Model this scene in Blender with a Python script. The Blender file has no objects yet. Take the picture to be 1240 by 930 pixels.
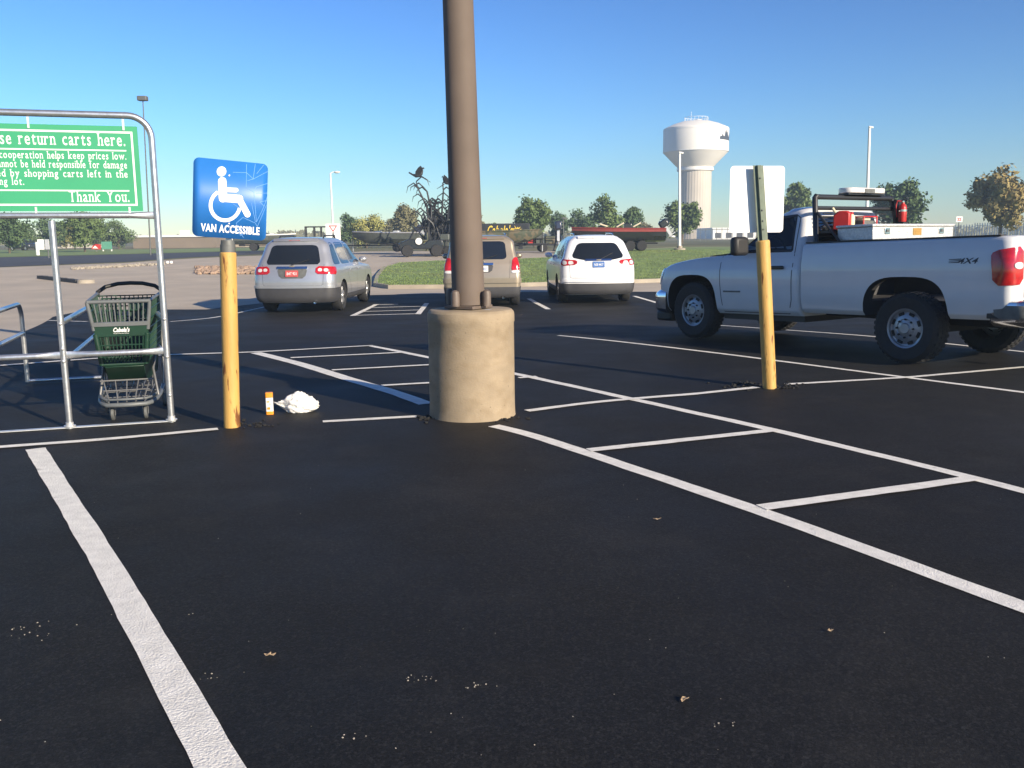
import bpy, bmesh, math, random
from mathutils import Vector, Matrix, noise as mnoise
R = math.radians
PI = math.pi
scene = bpy.context.scene
COL = scene.collection
random.seed(7)

# ------------------------------------------------------------------ camera
FPX, PITCH, ROLL, CAMH = 1100.0, math.atan(178 / 1100), 0.010, 1.5
_f = Vector((0, math.cos(PITCH), -math.sin(PITCH)))
_r0 = Vector((1, 0, 0))
_u0 = Vector((0, math.sin(PITCH), math.cos(PITCH)))
_up = _u0 * math.cos(ROLL) + _r0 * math.sin(ROLL)
_rt = _r0 * math.cos(ROLL) - _u0 * math.sin(ROLL)
cam = bpy.data.cameras.new('camera')
cam.sensor_width = 36
cam.lens = 36 * FPX / 1240
cam.clip_start, cam.clip_end = 0.05, 6000
camo = bpy.data.objects.new('camera', cam)
COL.objects.link(camo)
m3 = Matrix((_rt, _up, -_f)).transposed()
camo.matrix_world = Matrix.Translation((0, 0, CAMH)) @ m3.to_4x4()
scene.camera = camo


def sst(t):
    t = max(0.0, min(1.0, t))
    return t * t * (3 - 2 * t)


def gz(y):
    """Height of the lot: level near the camera, a shallow fall to the far row, then a slow rise."""
    return -.25 * sst((y - 12) / 9) + .65 * sst((y - 28) / 32)


def ray(px, py):
    return _f * FPX + _rt * (px - 620) - _up * (py - 465)


def G(px, py):
    """The point of the lot surveyed at a place in the photograph."""
    d = ray(px, py)
    z = 0.0
    for _ in range(60):
        t = (z - CAMH) / d.z
        z = .5 * z + .5 * gz(d.y * t)
    return Vector((d.x * t, d.y * t, gz(d.y * t)))


def PT(px, py, Y):
    d = ray(px, py)
    return d * (Y / d.y) + Vector((0, 0, CAMH))


# ------------------------------------------------------------------ materials
def mat(name, col, rough=.6, metal=0., var=.12, scale=6., bump=0., bscale=40., coat=0., spec=.5, col2=None, thr=None, detail=4., stretch=None):
    """Principled material whose colour is broken up by noise (var), with an optional second colour in patches (thr)."""
    m = bpy.data.materials.new(name)
    m.use_nodes = True
    nt = m.node_tree
    b = nt.nodes['Principled BSDF']
    L = nt.links.new
    b.inputs['Roughness'].default_value = rough
    b.inputs['Metallic'].default_value = metal
    b.inputs['Specular IOR Level'].default_value = spec
    b.inputs['Coat Weight'].default_value = coat
    b.inputs['Coat Roughness'].default_value = .05
    tc = nt.nodes.new('ShaderNodeTexCoord')
    src = tc.outputs['Object']
    if stretch:
        mp = nt.nodes.new('ShaderNodeMapping')
        mp.inputs['Scale'].default_value = stretch
        L(src, mp.inputs['Vector'])
        src = mp.outputs['Vector']
    n = nt.nodes.new('ShaderNodeTexNoise')
    n.inputs['Scale'].default_value = scale
    n.inputs['Detail'].default_value = detail
    L(src, n.inputs['Vector'])
    r = nt.nodes.new('ShaderNodeValToRGB')
    c = Vector(col[:3])
    r.color_ramp.elements[0].position = .3
    r.color_ramp.elements[1].position = .7
    r.color_ramp.elements[0].color = (*(c * (1 - var)), 1)
    r.color_ramp.elements[1].color = (*(c * (1 + var)), 1)
    L(n.outputs['Fac'], r.inputs['Fac'])
    out = r.outputs['Color']
    if col2:
        n2 = nt.nodes.new('ShaderNodeTexNoise')
        n2.inputs['Scale'].default_value = thr[2] if len(thr) > 2 else scale * 2.3
        n2.inputs['Detail'].default_value = 6
        L(src, n2.inputs['Vector'])
        r2 = nt.nodes.new('ShaderNodeValToRGB')
        r2.color_ramp.elements[0].position = thr[0]
        r2.color_ramp.elements[1].position = thr[1]
        L(n2.outputs['Fac'], r2.inputs['Fac'])
        mx = nt.nodes.new('ShaderNodeMix')
        mx.data_type = 'RGBA'
        L(r2.outputs['Color'], mx.inputs['Factor'])
        L(out, mx.inputs['A'])
        mx.inputs['B'].default_value = (*col2[:3], 1)
        out = mx.outputs['Result']
    L(out, b.inputs['Base Color'])
    if bump:
        nb = nt.nodes.new('ShaderNodeTexNoise')
        nb.inputs['Scale'].default_value = bscale
        nb.inputs['Detail'].default_value = 5
        L(src, nb.inputs['Vector'])
        bp = nt.nodes.new('ShaderNodeBump')
        bp.inputs['Strength'].default_value = bump
        bp.inputs['Distance'].default_value = .02
        L(nb.outputs['Fac'], bp.inputs['Height'])
        L(bp.outputs['Normal'], b.inputs['Normal'])
    return m


def glass(name, tint, amount):
    """Thin window glass: part clear, part mirror-like by angle."""
    m = bpy.data.materials.new(name)
    m.use_nodes = True
    nt = m.node_tree
    nt.nodes.clear()
    o = nt.nodes.new('ShaderNodeOutputMaterial')
    t = nt.nodes.new('ShaderNodeBsdfTransparent')
    t.inputs['Color'].default_value = (*tint, 1)
    g = nt.nodes.new('ShaderNodeBsdfGlossy')
    g.inputs['Roughness'].default_value = .03
    fr = nt.nodes.new('ShaderNodeFresnel')
    fr.inputs['IOR'].default_value = amount
    mx = nt.nodes.new('ShaderNodeMixShader')
    nt.links.new(fr.outputs['Fac'], mx.inputs['Fac'])
    nt.links.new(t.outputs['BSDF'], mx.inputs[1])
    nt.links.new(g.outputs['BSDF'], mx.inputs[2])
    nt.links.new(mx.outputs['Shader'], o.inputs['Surface'])
    return m


def asphalt_mat():
    m = bpy.data.materials.new('asphalt')
    m.use_nodes = True
    nt = m.node_tree
    L = nt.links.new
    b = nt.nodes['Principled BSDF']
    N = nt.nodes.new
    tc = N('ShaderNodeTexCoord')

    def nz(scale, detail=4., rough=.55):
        n = N('ShaderNodeTexNoise')
        n.inputs['Scale'].default_value = scale
        n.inputs['Detail'].default_value = detail
        n.inputs['Roughness'].default_value = rough
        L(tc.outputs['Object'], n.inputs['Vector'])
        return n.outputs['Fac']

    def ramp(src, stops):
        r = N('ShaderNodeValToRGB')
        while len(r.color_ramp.elements) < len(stops):
            r.color_ramp.elements.new(.5)
        for e, (p, c) in zip(r.color_ramp.elements, stops):
            e.position = p
            e.color = (c, c, c, 1) if not isinstance(c, tuple) else (*c, 1)
        L(src, r.inputs['Fac'])
        return r.outputs['Color']

    def mix(fac, a, bb, mode='MIX'):
        x = N('ShaderNodeMix')
        x.data_type = 'RGBA'
        x.blend_type = mode
        for s, v in (('Factor', fac), ('A', a), ('B', bb)):
            if isinstance(v, (int, float)):
                x.inputs[s].default_value = v
            elif isinstance(v, tuple):
                x.inputs[s].default_value = (*v, 1)
            else:
                L(v, x.inputs[s])
        return x.outputs['Result']
    base = ramp(nz(.35, 5), [(.3, (.0080, .0080, .0082)), (.7, (.0165, .0160, .0155))])
    fine = ramp(nz(160, 3, .7), [(.35, .45), (.72, 1.75)])
    c = mix(1., base, fine, 'MULTIPLY')
    vc = N('ShaderNodeTexVoronoi')
    vc.inputs['Scale'].default_value = 105
    L(tc.outputs['Object'], vc.inputs['Vector'])
    bw = N('ShaderNodeRGBToBW')
    L(vc.outputs['Color'], bw.inputs['Color'])
    grain = ramp(bw.outputs['Val'], [(.2, .65), (.62, 1.0), (.86, 1.75)])
    c = mix(1., c, grain, 'MULTIPLY')
    v = N('ShaderNodeTexVoronoi')
    v.inputs['Scale'].default_value = 95
    L(tc.outputs['Object'], v.inputs['Vector'])
    sp = ramp(v.outputs['Distance'], [(0., 1.), (.09, 0.)])
    spm = ramp(nz(2.2, 5, .7), [(.58, 0.), (.72, .55)])
    c = mix(mix(1., sp, spm, 'MULTIPLY'), c, (.13, .12, .10))
    dust = ramp(nz(1.3, 6, .65), [(.52, 0.), (.85, .30)])
    c = mix(dust, c, (.06, .056, .05))
    L(c, b.inputs['Base Color'])
    rr = ramp(nz(.8, 4), [(.3, .62), (.7, .8)])
    L(rr, b.inputs['Roughness'])
    b.inputs['Specular IOR Level'].default_value = .22
    bp = N('ShaderNodeBump')
    bp.inputs['Strength'].default_value = .75
    bp.inputs['Distance'].default_value = .006
    hb = mix(.5, nz(210, 3, .7), nz(38, 4, .6))
    L(hb, bp.inputs['Height'])
    L(bp.outputs['Normal'], b.inputs['Normal'])
    return m


M = {}
M['asphalt'] = asphalt_mat()
M['line'] = mat('road_paint', (.80, .775, .71), .75, var=.10, scale=14, bump=.5, bscale=120, col2=(.22, .215, .20), thr=(.64, .86, 9.))
M['concrete_road'] = mat('pale_concrete', (.47, .40, .305), .85, var=.12, scale=.7, bump=.2, bscale=60, col2=(.37, .32, .25), thr=(.5, .75, .35))
M['concrete_base'] = mat('cast_concrete', (.305, .240, .160), .82, var=.13, scale=4.5, bump=.14, bscale=55, col2=(.235, .175, .105), thr=(.48, .80, 6.), stretch=(1, 1, 1.5))
M['kerb'] = mat('kerb_concrete', (.34, .30, .24), .85, var=.15, scale=2, bump=.2)
M['grass'] = mat('lawn', (.175, .245, .072), .9, var=.22, scale=1.1, bump=.08, bscale=12, col2=(.20, .22, .075), thr=(.5, .8, .25))
M['field'] = mat('field_grass', (.12, .12, .045), .95, var=.3, scale=.06, col2=(.20, .165, .085), thr=(.45, .65, .022))
M['road'] = mat('old_asphalt', (.05, .052, .056), .8, var=.2, scale=.5)
M['yellow'] = mat('yellow_paint', (.52, .31, .085), .5, var=.14, scale=5, bump=.15, bscale=30, col2=(.17, .065, .02), thr=(.60, .66, 9.), stretch=(2.6, 2.6, .45))
M['blue'] = mat('blue_sign', (.022, .16, .50), .42, var=.08, scale=5)
M['white'] = mat('white_sheet', (.80, .80, .78), .45, var=.03)
M['signback'] = mat('bare_white_sign', (.86, .86, .84), .38, var=.02)
M['white2'] = mat('white_paint', (.78, .78, .76), .5, var=.05)
M['crack'] = mat('sign_crack', (.12, .32, .68), .5, var=.15)
M['galv'] = mat('galvanised_steel', (.60, .61, .62), .34, metal=.85, var=.12, scale=22, bump=.05)
M['galvb'] = mat('galvanised_fitting', (.66, .66, .65), .42, metal=.6, var=.12, scale=22)
M['green_sign'] = mat('green_sign', (.040, .31, .150), .42, var=.05, scale=3)
M['brown'] = mat('bronze_paint', (.138, .108, .088), .72, spec=.25, var=.10, scale=3, bump=.05)
M['brown2'] = mat('bronze_cap', (.13, .10, .08), .55, var=.15, scale=20)
M['chan'] = mat('green_steel_channel', (.13, .165, .12), .6, var=.15, scale=15)
M['dsteel'] = mat('dull_steel', (.13, .135, .13), .6, metal=.3, var=.2, scale=12)
M['rubber'] = mat('tyre_rubber', (.020, .020, .021), .8, var=.2, scale=20, bump=.3, bscale=60)
M['black'] = mat('black_plastic', (.018, .018, .019), .55, var=.15, scale=8)
M['black2'] = mat('black_steel', (.022, .023, .025), .4, var=.1, scale=8)
M['under'] = mat('underbody', (.012, .012, .012), .9, var=.2)
M['silver'] = mat('silver_car_paint', (.44, .45, .47), .32, metal=.55, var=.03, coat=.6)
M['gold'] = mat('gold_car_paint', (.36, .30, .22), .34, metal=.5, var=.03, coat=.6)
M['wpaint'] = mat('white_car_paint', (.78, .78, .79), .3, var=.015, coat=.6)
M['tpaint'] = mat('white_truck_paint', (.64, .645, .65), .28, var=.02, coat=.7)
M['tint'] = mat('dark_tinted_glass', (.012, .015, .018), .04, var=.05, spec=.7, coat=.5)
M['glass'] = glass('clear_window', (.86, .92, .88), 1.4)
M['red'] = mat('red_lens', (.42, .012, .012), .15, var=.25, scale=18, coat=.8)
M['clearlens'] = mat('clear_lens', (.62, .60, .58), .15, var=.15, scale=25, coat=.8)
M['plate'] = mat('plate_white', (.68, .68, .66), .4, var=.05)
M['platered'] = mat('plate_red', (.50, .09, .08), .4, var=.2, scale=40)
M['plateblue'] = mat('plate_blue', (.06, .15, .38), .4, var=.2, scale=30)
M['chrome'] = mat('chrome', (.72, .72, .72), .14, metal=1., var=.04)
M['alloy'] = mat('alloy_wheel', (.52, .52, .53), .35, metal=.75, var=.06)
M['steelwheel'] = mat('steel_wheel', (.36, .37, .39), .4, metal=.6, var=.1, scale=10)
M['trim'] = mat('grey_cladding', (.050, .050, .054), .6, var=.08)
M['seam'] = mat('panel_gap', (.05, .052, .06), .7, var=.05)
M['redpaint'] = mat('red_paint', (.42, .022, .020), .38, var=.1, scale=10)
M['cream'] = mat('cream_plastic', (.66, .58, .40), .5, var=.08, scale=15)
M['diamond'] = mat('diamond_plate', (.62, .62, .60), .38, metal=.55, var=.15, scale=45, bump=.5, bscale=70)
M['ochre'] = mat('ochre_label', (.38, .22, .05), .5, var=.15, scale=30)
M['cart_green'] = mat('green_cart_plastic', (.010, .040, .024), .42, var=.12, scale=10)
M['cart_grey'] = mat('grey_cart_plastic', (.12, .13, .135), .45, var=.1, scale=10)
M['cart_steel'] = mat('cart_steel', (.20, .20, .20), .45, metal=.5, var=.15, scale=15)
M['orange'] = mat('orange_label', (.75, .27, .02), .45, var=.12, scale=20)
M['bag'] = mat('white_plastic_bag', (.78, .77, .74), .45, var=.06, bump=.8, bscale=22)
M['print'] = mat('grey_print', (.30, .28, .26), .5, var=.1)
M['bark'] = mat('bark', (.11, .085, .06), .9, var=.25, scale=4, bump=.4)
M['stone'] = mat('rubble_stone', (.34, .24, .17), .85, var=.25, scale=.8, bump=.3)
M['brick'] = mat('brown_wall', (.205, .165, .125), .85, var=.12, scale=.3, bump=.1)
M['tower'] = mat('tower_paint', (.78, .755, .70), .6, var=.05, scale=.12)
M['towercol'] = mat('tower_shaft', (.50, .455, .385), .75, var=.08, scale=.2)
M['mural'] = mat('dark_mural', (.035, .045, .06), .7, var=.1)
M['bronze'] = mat('dark_bronze', (.028, .030, .034), .5, metal=.3, var=.2, scale=3)
M['camo'] = mat('camouflage', (.055, .065, .040), .6, var=.3, scale=1.6, col2=(.12, .10, .06), thr=(.5, .56, 2.4))
M['hullblack'] = mat('black_hull', (.022, .024, .026), .25, var=.1, coat=.5)
M['hullred'] = mat('red_hull', (.26, .045, .04), .25, var=.1, coat=.5)
M['hullgrey'] = mat('grey_green_hull', (.075, .085, .075), .45, var=.12)
M['gold_letter'] = mat('yellow_lettering', (.72, .52, .06), .5, var=.05)
M['motor'] = mat('outboard_cowl', (.03, .035, .06), .3, var=.1, coat=.4)
def pits(m, scale, dark):
    """Small dark air holes scattered in cast concrete."""
    nt = m.node_tree
    b = nt.nodes['Principled BSDF']
    src = b.inputs['Base Color'].links[0].from_socket
    tc = [n for n in nt.nodes if n.type == 'TEX_COORD'][0]
    v = nt.nodes.new('ShaderNodeTexVoronoi')
    v.inputs['Scale'].default_value = scale
    nt.links.new(tc.outputs['Object'], v.inputs['Vector'])
    r = nt.nodes.new('ShaderNodeValToRGB')
    r.color_ramp.elements[0].position, r.color_ramp.elements[1].position = .07, .13
    r.color_ramp.elements[0].color, r.color_ramp.elements[1].color = (1, 1, 1, 1), (0, 0, 0, 1)
    nt.links.new(v.outputs['Distance'], r.inputs['Fac'])
    n = nt.nodes.new('ShaderNodeTexNoise')
    n.inputs['Scale'].default_value = 6
    nt.links.new(tc.outputs['Object'], n.inputs['Vector'])
    r2 = nt.nodes.new('ShaderNodeValToRGB')
    r2.color_ramp.elements[0].position, r2.color_ramp.elements[1].position = .50, .62
    nt.links.new(n.outputs['Fac'], r2.inputs['Fac'])
    mm = nt.nodes.new('ShaderNodeMath')
    mm.operation = 'MULTIPLY'
    nt.links.new(r.outputs['Color'], mm.inputs[0])
    nt.links.new(r2.outputs['Color'], mm.inputs[1])
    x = nt.nodes.new('ShaderNodeMix')
    x.data_type = 'RGBA'
    nt.links.new(mm.outputs[0], x.inputs['Factor'])
    nt.links.new(src, x.inputs['A'])
    x.inputs['B'].default_value = (*dark, 1)
    nt.links.new(x.outputs['Result'], b.inputs['Base Color'])


pits(M['concrete_base'], 24., (.06, .045, .03))
M['leaf'] = mat('dry_leaf', (.46, .33, .20), .8, var=.25, scale=30)
M['pebble'] = mat('pebble', (.30, .275, .23), .85, var=.25, scale=30)


# ------------------------------------------------------------------ mesh builder
class MB:
    def __init__(s):
        s.v, s.f, s.m = [], [], []
        s.mi = 0

    def add(s, vs, fs):
        o = len(s.v)
        s.v += [Vector(v) for v in vs]
        s.f += [tuple(i + o for i in f) for f in fs]
        s.m += [s.mi] * len(fs)
        return s

    def box(s, c, d, rot=None):
        c = Vector(c)
        hx, hy, hz = d[0] / 2, d[1] / 2, d[2] / 2
        vs = [Vector((x, y, z)) for x in (-hx, hx) for y in (-hy, hy) for z in (-hz, hz)]
        if rot is not None:
            vs = [rot @ v for v in vs]
        s.add([c + v for v in vs], [(0, 1, 3, 2), (4, 6, 7, 5), (0, 4, 5, 1), (2, 3, 7, 6), (0, 2, 6, 4), (1, 5, 7, 3)])
        return s

    def tube(s, pts, r, n=10, cap=True, r1=None):
        pts = [Vector(p) for p in pts]
        k = len(pts)
        rings = []
        prev = None
        for i, p in enumerate(pts):
            t = (pts[min(i + 1, k - 1)] - pts[max(i - 1, 0)]).normalized()
            if prev is None:
                a = Vector((0, 0, 1)) if abs(t.z) < .9 else Vector((1, 0, 0))
                u = t.cross(a).normalized()
            else:
                u = (prev - t * prev.dot(t)).normalized()
            prev = u
            w = t.cross(u)
            if isinstance(r, (list, tuple)):
                rad = r[i]
            else:
                rad = r if r1 is None else r + (r1 - r) * i / (k - 1)
            rings.append([p + (u * math.cos(2 * PI * j / n) + w * math.sin(2 * PI * j / n)) * rad for j in range(n)])
        vs = [v for rg in rings for v in rg]
        fs = [(i * n + j, i * n + (j + 1) % n, (i + 1) * n + (j + 1) % n, (i + 1) * n + j) for i in range(k - 1) for j in range(n)]
        if cap:
            fs.append(tuple(range(n))[::-1])
            fs.append(tuple((k - 1) * n + j for j in range(n)))
        return s.add(vs, fs)

    def lathe(s, prof, n=32, c=(0, 0, 0), axis='z', a0=0., a1=2 * PI, cap=True):
        """prof: (radius, height) pairs turned about an axis."""
        c = Vector(c)
        full = abs(a1 - a0 - 2 * PI) < 1e-6
        m = n if full else n + 1
        vs = []
        for (r, h) in prof:
            for j in range(m):
                a = a0 + (a1 - a0) * j / n
                x, y = r * math.cos(a), r * math.sin(a)
                v = {'z': (x, y, h), 'y': (x, h, y), 'x': (h, x, y)}[axis]
                vs.append(c + Vector(v))
        fs = []
        for i in range(len(prof) - 1):
            for j in range(n):
                j2 = (j + 1) % m
                fs.append((i * m + j, i * m + j2, (i + 1) * m + j2, (i + 1) * m + j))
        if full and cap:
            if prof[0][0] > 1e-5:
                fs.append(tuple(range(m))[::-1])
            if prof[-1][0] > 1e-5:
                fs.append(tuple((len(prof) - 1) * m + j for j in range(m)))
        return s.add(vs, fs)

    def prism(s, poly, d, o=(0, 0, 0), ax=((1, 0, 0), (0, 0, 1), (0, 1, 0))):
        """poly in the plane of ax[0], ax[1]; thickness d along ax[2]."""
        o = Vector(o)
        A, B, C = (Vector(a) for a in ax)
        n = len(poly)
        vs = [o + A * p[0] + B * p[1] for p in poly] + [o + A * p[0] + B * p[1] + C * d for p in poly]
        fs = [tuple(range(n))[::-1], tuple(range(n, 2 * n))] + [(i, (i + 1) % n, n + (i + 1) % n, n + i) for i in range(n)]
        return s.add(vs, fs)

    def ball(s, c, r, n=10, jit=0., seed=0, sc=(1, 1, 1)):
        c = Vector(c)
        vs, fs = [], []
        k = n // 2 + 1
        for i in range(k + 1):
            th = PI * i / k
            for j in range(n):
                ph = 2 * PI * j / n
                d = Vector((math.sin(th) * math.cos(ph), math.sin(th) * math.sin(ph), math.cos(th)))
                q = 1 + jit * mnoise.noise(d * 1.7 + Vector((seed * 3.1, seed, 0)))
                vs.append(c + Vector((d.x * sc[0], d.y * sc[1], d.z * sc[2])) * r * q)
        for i in range(k):
            for j in range(n):
                a, b2 = i * n + j, i * n + (j + 1) % n
                fs.append((a, a + n, b2 + n, b2))
        return s.add(vs, fs)

    def build(s, name, mats, parent=None, smooth=35, bevel=0., loc=None, fix=True):
        me = bpy.data.meshes.new(name)
        me.from_pydata([tuple(v) for v in s.v], [], s.f)
        if not isinstance(mats, (list, tuple)):
            mats = [mats]
        for q in mats:
            me.materials.append(q)
        if len(mats) > 1:
            me.polygons.foreach_set('material_index', s.m)
        if fix:
            bm = bmesh.new()
            bm.from_mesh(me)
            bmesh.ops.remove_doubles(bm, verts=bm.verts, dist=1e-6)
            bmesh.ops.dissolve_degenerate(bm, edges=bm.edges, dist=1e-7)
            bmesh.ops.recalc_face_normals(bm, faces=bm.faces)
            bm.to_mesh(me)
            bm.free()
        if smooth:
            me.shade_smooth()
            me.set_sharp_from_angle(angle=R(smooth))
        o = bpy.data.objects.new(name, me)
        COL.objects.link(o)
        if parent:
            o.parent = parent
        if loc is not None:
            o.location = loc
        if bevel:
            b = o.modifiers.new('bevel', 'BEVEL')
            b.width = bevel
            b.segments = 2
            b.limit_method = 'ANGLE'
            b.angle_limit = R(40)
            b.harden_normals = False
        return o


def empty(name, loc, rz=0., label=None, cat=None, group=None):
    o = bpy.data.objects.new(name, None)
    o.empty_display_size = .2
    COL.objects.link(o)
    o.location = loc
    o.rotation_euler = (0, 0, rz)
    tag(o, label, cat, group)
    return o


def tag(o, label=None, cat=None, group=None, kind=None):
    if label:
        o['label'] = label
    if cat:
        o['category'] = cat
    if group:
        o['group'] = group
    if kind:
        o['kind'] = kind
    return o


def copy_tree(o, parent=None):
    c = o.copy()
    COL.objects.link(c)
    c.parent = parent
    for ch in list(o.children):
        copy_tree(ch, c)
    return c


def apply_mods(o):
    dg = bpy.context.evaluated_depsgraph_get()
    dg.update()
    me = bpy.data.meshes.new_from_object(o.evaluated_get(dg))
    o.modifiers.clear()
    o.data = me
    return o


def cut(o, cutters, smooth=35):
    for c in cutters:
        c.parent = o.parent
        md = o.modifiers.new('cut', 'BOOLEAN')
        md.operation = 'DIFFERENCE'
        md.solver = 'EXACT'
        md.object = c
        md.material_mode = 'TRANSFER'
    apply_mods(o)
    for c in cutters:
        bpy.data.objects.remove(c)
    o.data.shade_smooth()
    o.data.set_sharp_from_angle(angle=R(smooth))
    return o


# ------------------------------------------------------------------ lettering
_glyph = {}


def text_mesh(txt, size=1., bold=0., space=1.):
    cu = bpy.data.curves.new('lettering', 'FONT')
    cu.body = txt
    cu.size = size
    cu.space_character = space
    cu.offset = bold
    cu.resolution_u = 3
    o = bpy.data.objects.new('lettering', cu)
    COL.objects.link(o)
    dg = bpy.context.evaluated_depsgraph_get()
    dg.update()
    me = bpy.data.meshes.new_from_object(o.evaluated_get(dg))
    bpy.data.objects.remove(o)
    vs = [v.co.copy() for v in me.vertices]
    fs = [tuple(p.vertices) for p in me.polygons]
    bpy.data.meshes.remove(me)
    return vs, fs


def text(mb, txt, o, A, B, width=None, height=None, size=1., bold=0., shear=0., align='l', space=1.):
    """Lay a line of sans lettering on the plane of A (right) and B (up) from o; returns its width."""
    vs, fs = text_mesh(txt, size, bold, space)
    x0, x1 = min(v.x for v in vs), max(v.x for v in vs)
    y0, y1 = min(v.y for v in vs), max(v.y for v in vs)
    sx = width / (x1 - x0) if width else 1
    sy = height / (y1 - y0) if height else sx
    if not width:
        sx = sy if height else 1
    w = (x1 - x0) * sx
    off = {'l': 0, 'c': -w / 2, 'r': -w}[align]
    A, B, o = Vector(A), Vector(B), Vector(o)
    mb.add([o + A * ((v.x - x0) * sx + off + shear * (v.y - y0) * sy) + B * ((v.y - y0 if height else v.y) * sy) for v in vs], fs)
    return w


SER = {'a': [(1, 'b')], 'b': [(0, 'a')], 'd': [(1, 'a'), (1, 'b')], 'f': [(.42, 'b')], 'h': [(0, 'a'), (0, 'b'), (1, 'b')],
       'i': [(.5, 'x'), (.5, 'b')], 'k': [(0, 'a'), (0, 'b'), (.94, 'b'), (.9, 'x')], 'l': [(.5, 'a'), (.5, 'b')], 'm': [(0, 'x'), (0, 'b'), (.5, 'b'), (1, 'b')],
       'n': [(0, 'x'), (0, 'b'), (1, 'b')], 'p': [(0, 'x'), (0, 'd')], 'r': [(0, 'x'), (0, 'b')], 'u': [(0, 'x'), (1, 'x'), (1, 'b')],
       'w': [(.03, 'x'), (.97, 'x')], 'v': [(.03, 'x'), (.97, 'x')], 'y': [(.05, 'x'), (.95, 'x')], 'T': [(.5, 'b')],
       'Y': [(.05, 'a'), (.95, 'a'), (.5, 'b')], 'P': [(0, 'a'), (0, 'b')], 'W': [(.03, 'a'), (.97, 'a')], 't': [(.62, 'b')]}


def serif_text(mb, txt, o, A, B, N, width, xh, bold=.012, align='l'):
    """Slab-serif lettering: each letter with serif bars laid a hair in front of it. xh is the x-height."""
    A, B, N, o = Vector(A), Vector(B), Vector(N), Vector(o)
    items, x = [], 0.
    stem = .095
    for ch in txt:
        if ch == ' ':
            x += .46
            continue
        if ch not in _glyph:
            _glyph[ch] = text_mesh(ch, 1., bold)
        vs, fs = _glyph[ch]
        a, b = min(v.x for v in vs), max(v.x for v in vs)
        items.append((ch, x - a, vs, fs, a, b))
        x += (b - a) + .15
    tot = x - .15
    sx = width / tot
    xs = max(v.y for v in _glyph['x'][0]) if 'x' in _glyph else max(v.y for v in text_mesh('x')[0])
    sy = xh / xs
    off = {'l': 0, 'r': -width}[align]
    asc = .72
    for ch, dx, vs, fs, a, b in items:
        mb.add([o + A * ((v.x + dx) * sx + off) + B * (v.y * sy) for v in vs], fs)
        top = max(v.y for v in vs)
        bot = min(v.y for v in vs)
        for fx, lv in SER.get(ch, []):
            cx = a + stem / 2 + fx * (b - a - stem)
            y = {'b': 0.03, 'x': xs - .03, 'a': top - .03, 'd': bot + .03}[lv]
            hw = .105
            q = [(cx - hw, y - .030), (cx + hw, y - .030), (cx + hw, y + .030), (cx - hw, y + .030)]
            mb.add([o + N * .0008 + A * ((px + dx) * sx + off) + B * (py * sy) for px, py in q], [(0, 1, 2, 3)])
    return width


def round_poly(w, h, r, n=6, cx=0., cy=0.):
    out = []
    for (sx, sy, a0) in ((1, 1, 0), (-1, 1, 90), (-1, -1, 180), (1, -1, 270)):
        for i in range(n + 1):
            a = R(a0 + 90 * i / n)
            out.append((cx + sx * (w / 2 - r) + r * math.cos(a), cy + sy * (h / 2 - r) + r * math.sin(a)))
    return out
# ------------------------------------------------------------------ daylight
SUN_AZ, SUN_EL = R(136), R(21)
w = bpy.data.worlds.new('World')
scene.world = w
w.use_nodes = True
nt = w.node_tree
bg = nt.nodes['Background']
sky = nt.nodes.new('ShaderNodeTexSky')
sky.sky_type = 'NISHITA'
sky.sun_disc = False
sky.sun_elevation = SUN_EL
sky.sun_rotation = SUN_AZ
sky.altitude = 0
sky.air_density = 1.15
sky.dust_density = .0
sky.ozone_density = 6.5
gm = nt.nodes.new('ShaderNodeGamma')          # a clear, deep blue morning sky
gm.inputs['Gamma'].default_value = 1.6
sc_ = nt.nodes.new('ShaderNodeVectorMath')
sc_.operation = 'SCALE'
sc_.inputs['Scale'].default_value = .42
nt.links.new(sky.outputs['Color'], gm.inputs['Color'])
nt.links.new(gm.outputs['Color'], sc_.inputs[0])
nt.links.new(sc_.outputs['Vector'], bg.inputs['Color'])
bg.inputs['Strength'].default_value = .078
to_sun = Vector((math.sin(SUN_AZ) * math.cos(SUN_EL), math.cos(SUN_AZ) * math.cos(SUN_EL), math.sin(SUN_EL)))
sl = bpy.data.lights.new('sun', 'SUN')
sl.energy = 5.0
sl.angle = R(.5)
sl.color = (1., .86, .66)
so = bpy.data.objects.new('sun', sl)
COL.objects.link(so)
so.rotation_euler = (-to_sun).to_track_quat('-Z', 'Y').to_euler()
scene.view_settings.view_transform = 'Standard'
scene.view_settings.look = 'None'
scene.view_settings.exposure = .82
scene.view_settings.gamma = 1
scene.render.engine = 'CYCLES'
scene.cycles.max_bounces = 6
scene.cycles.transparent_max_bounces = 12
scene.cycles.use_denoising = True

# ------------------------------------------------------------------ ground sheets
YB = [6.5 + .75 * i for i in range(76)]


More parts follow.
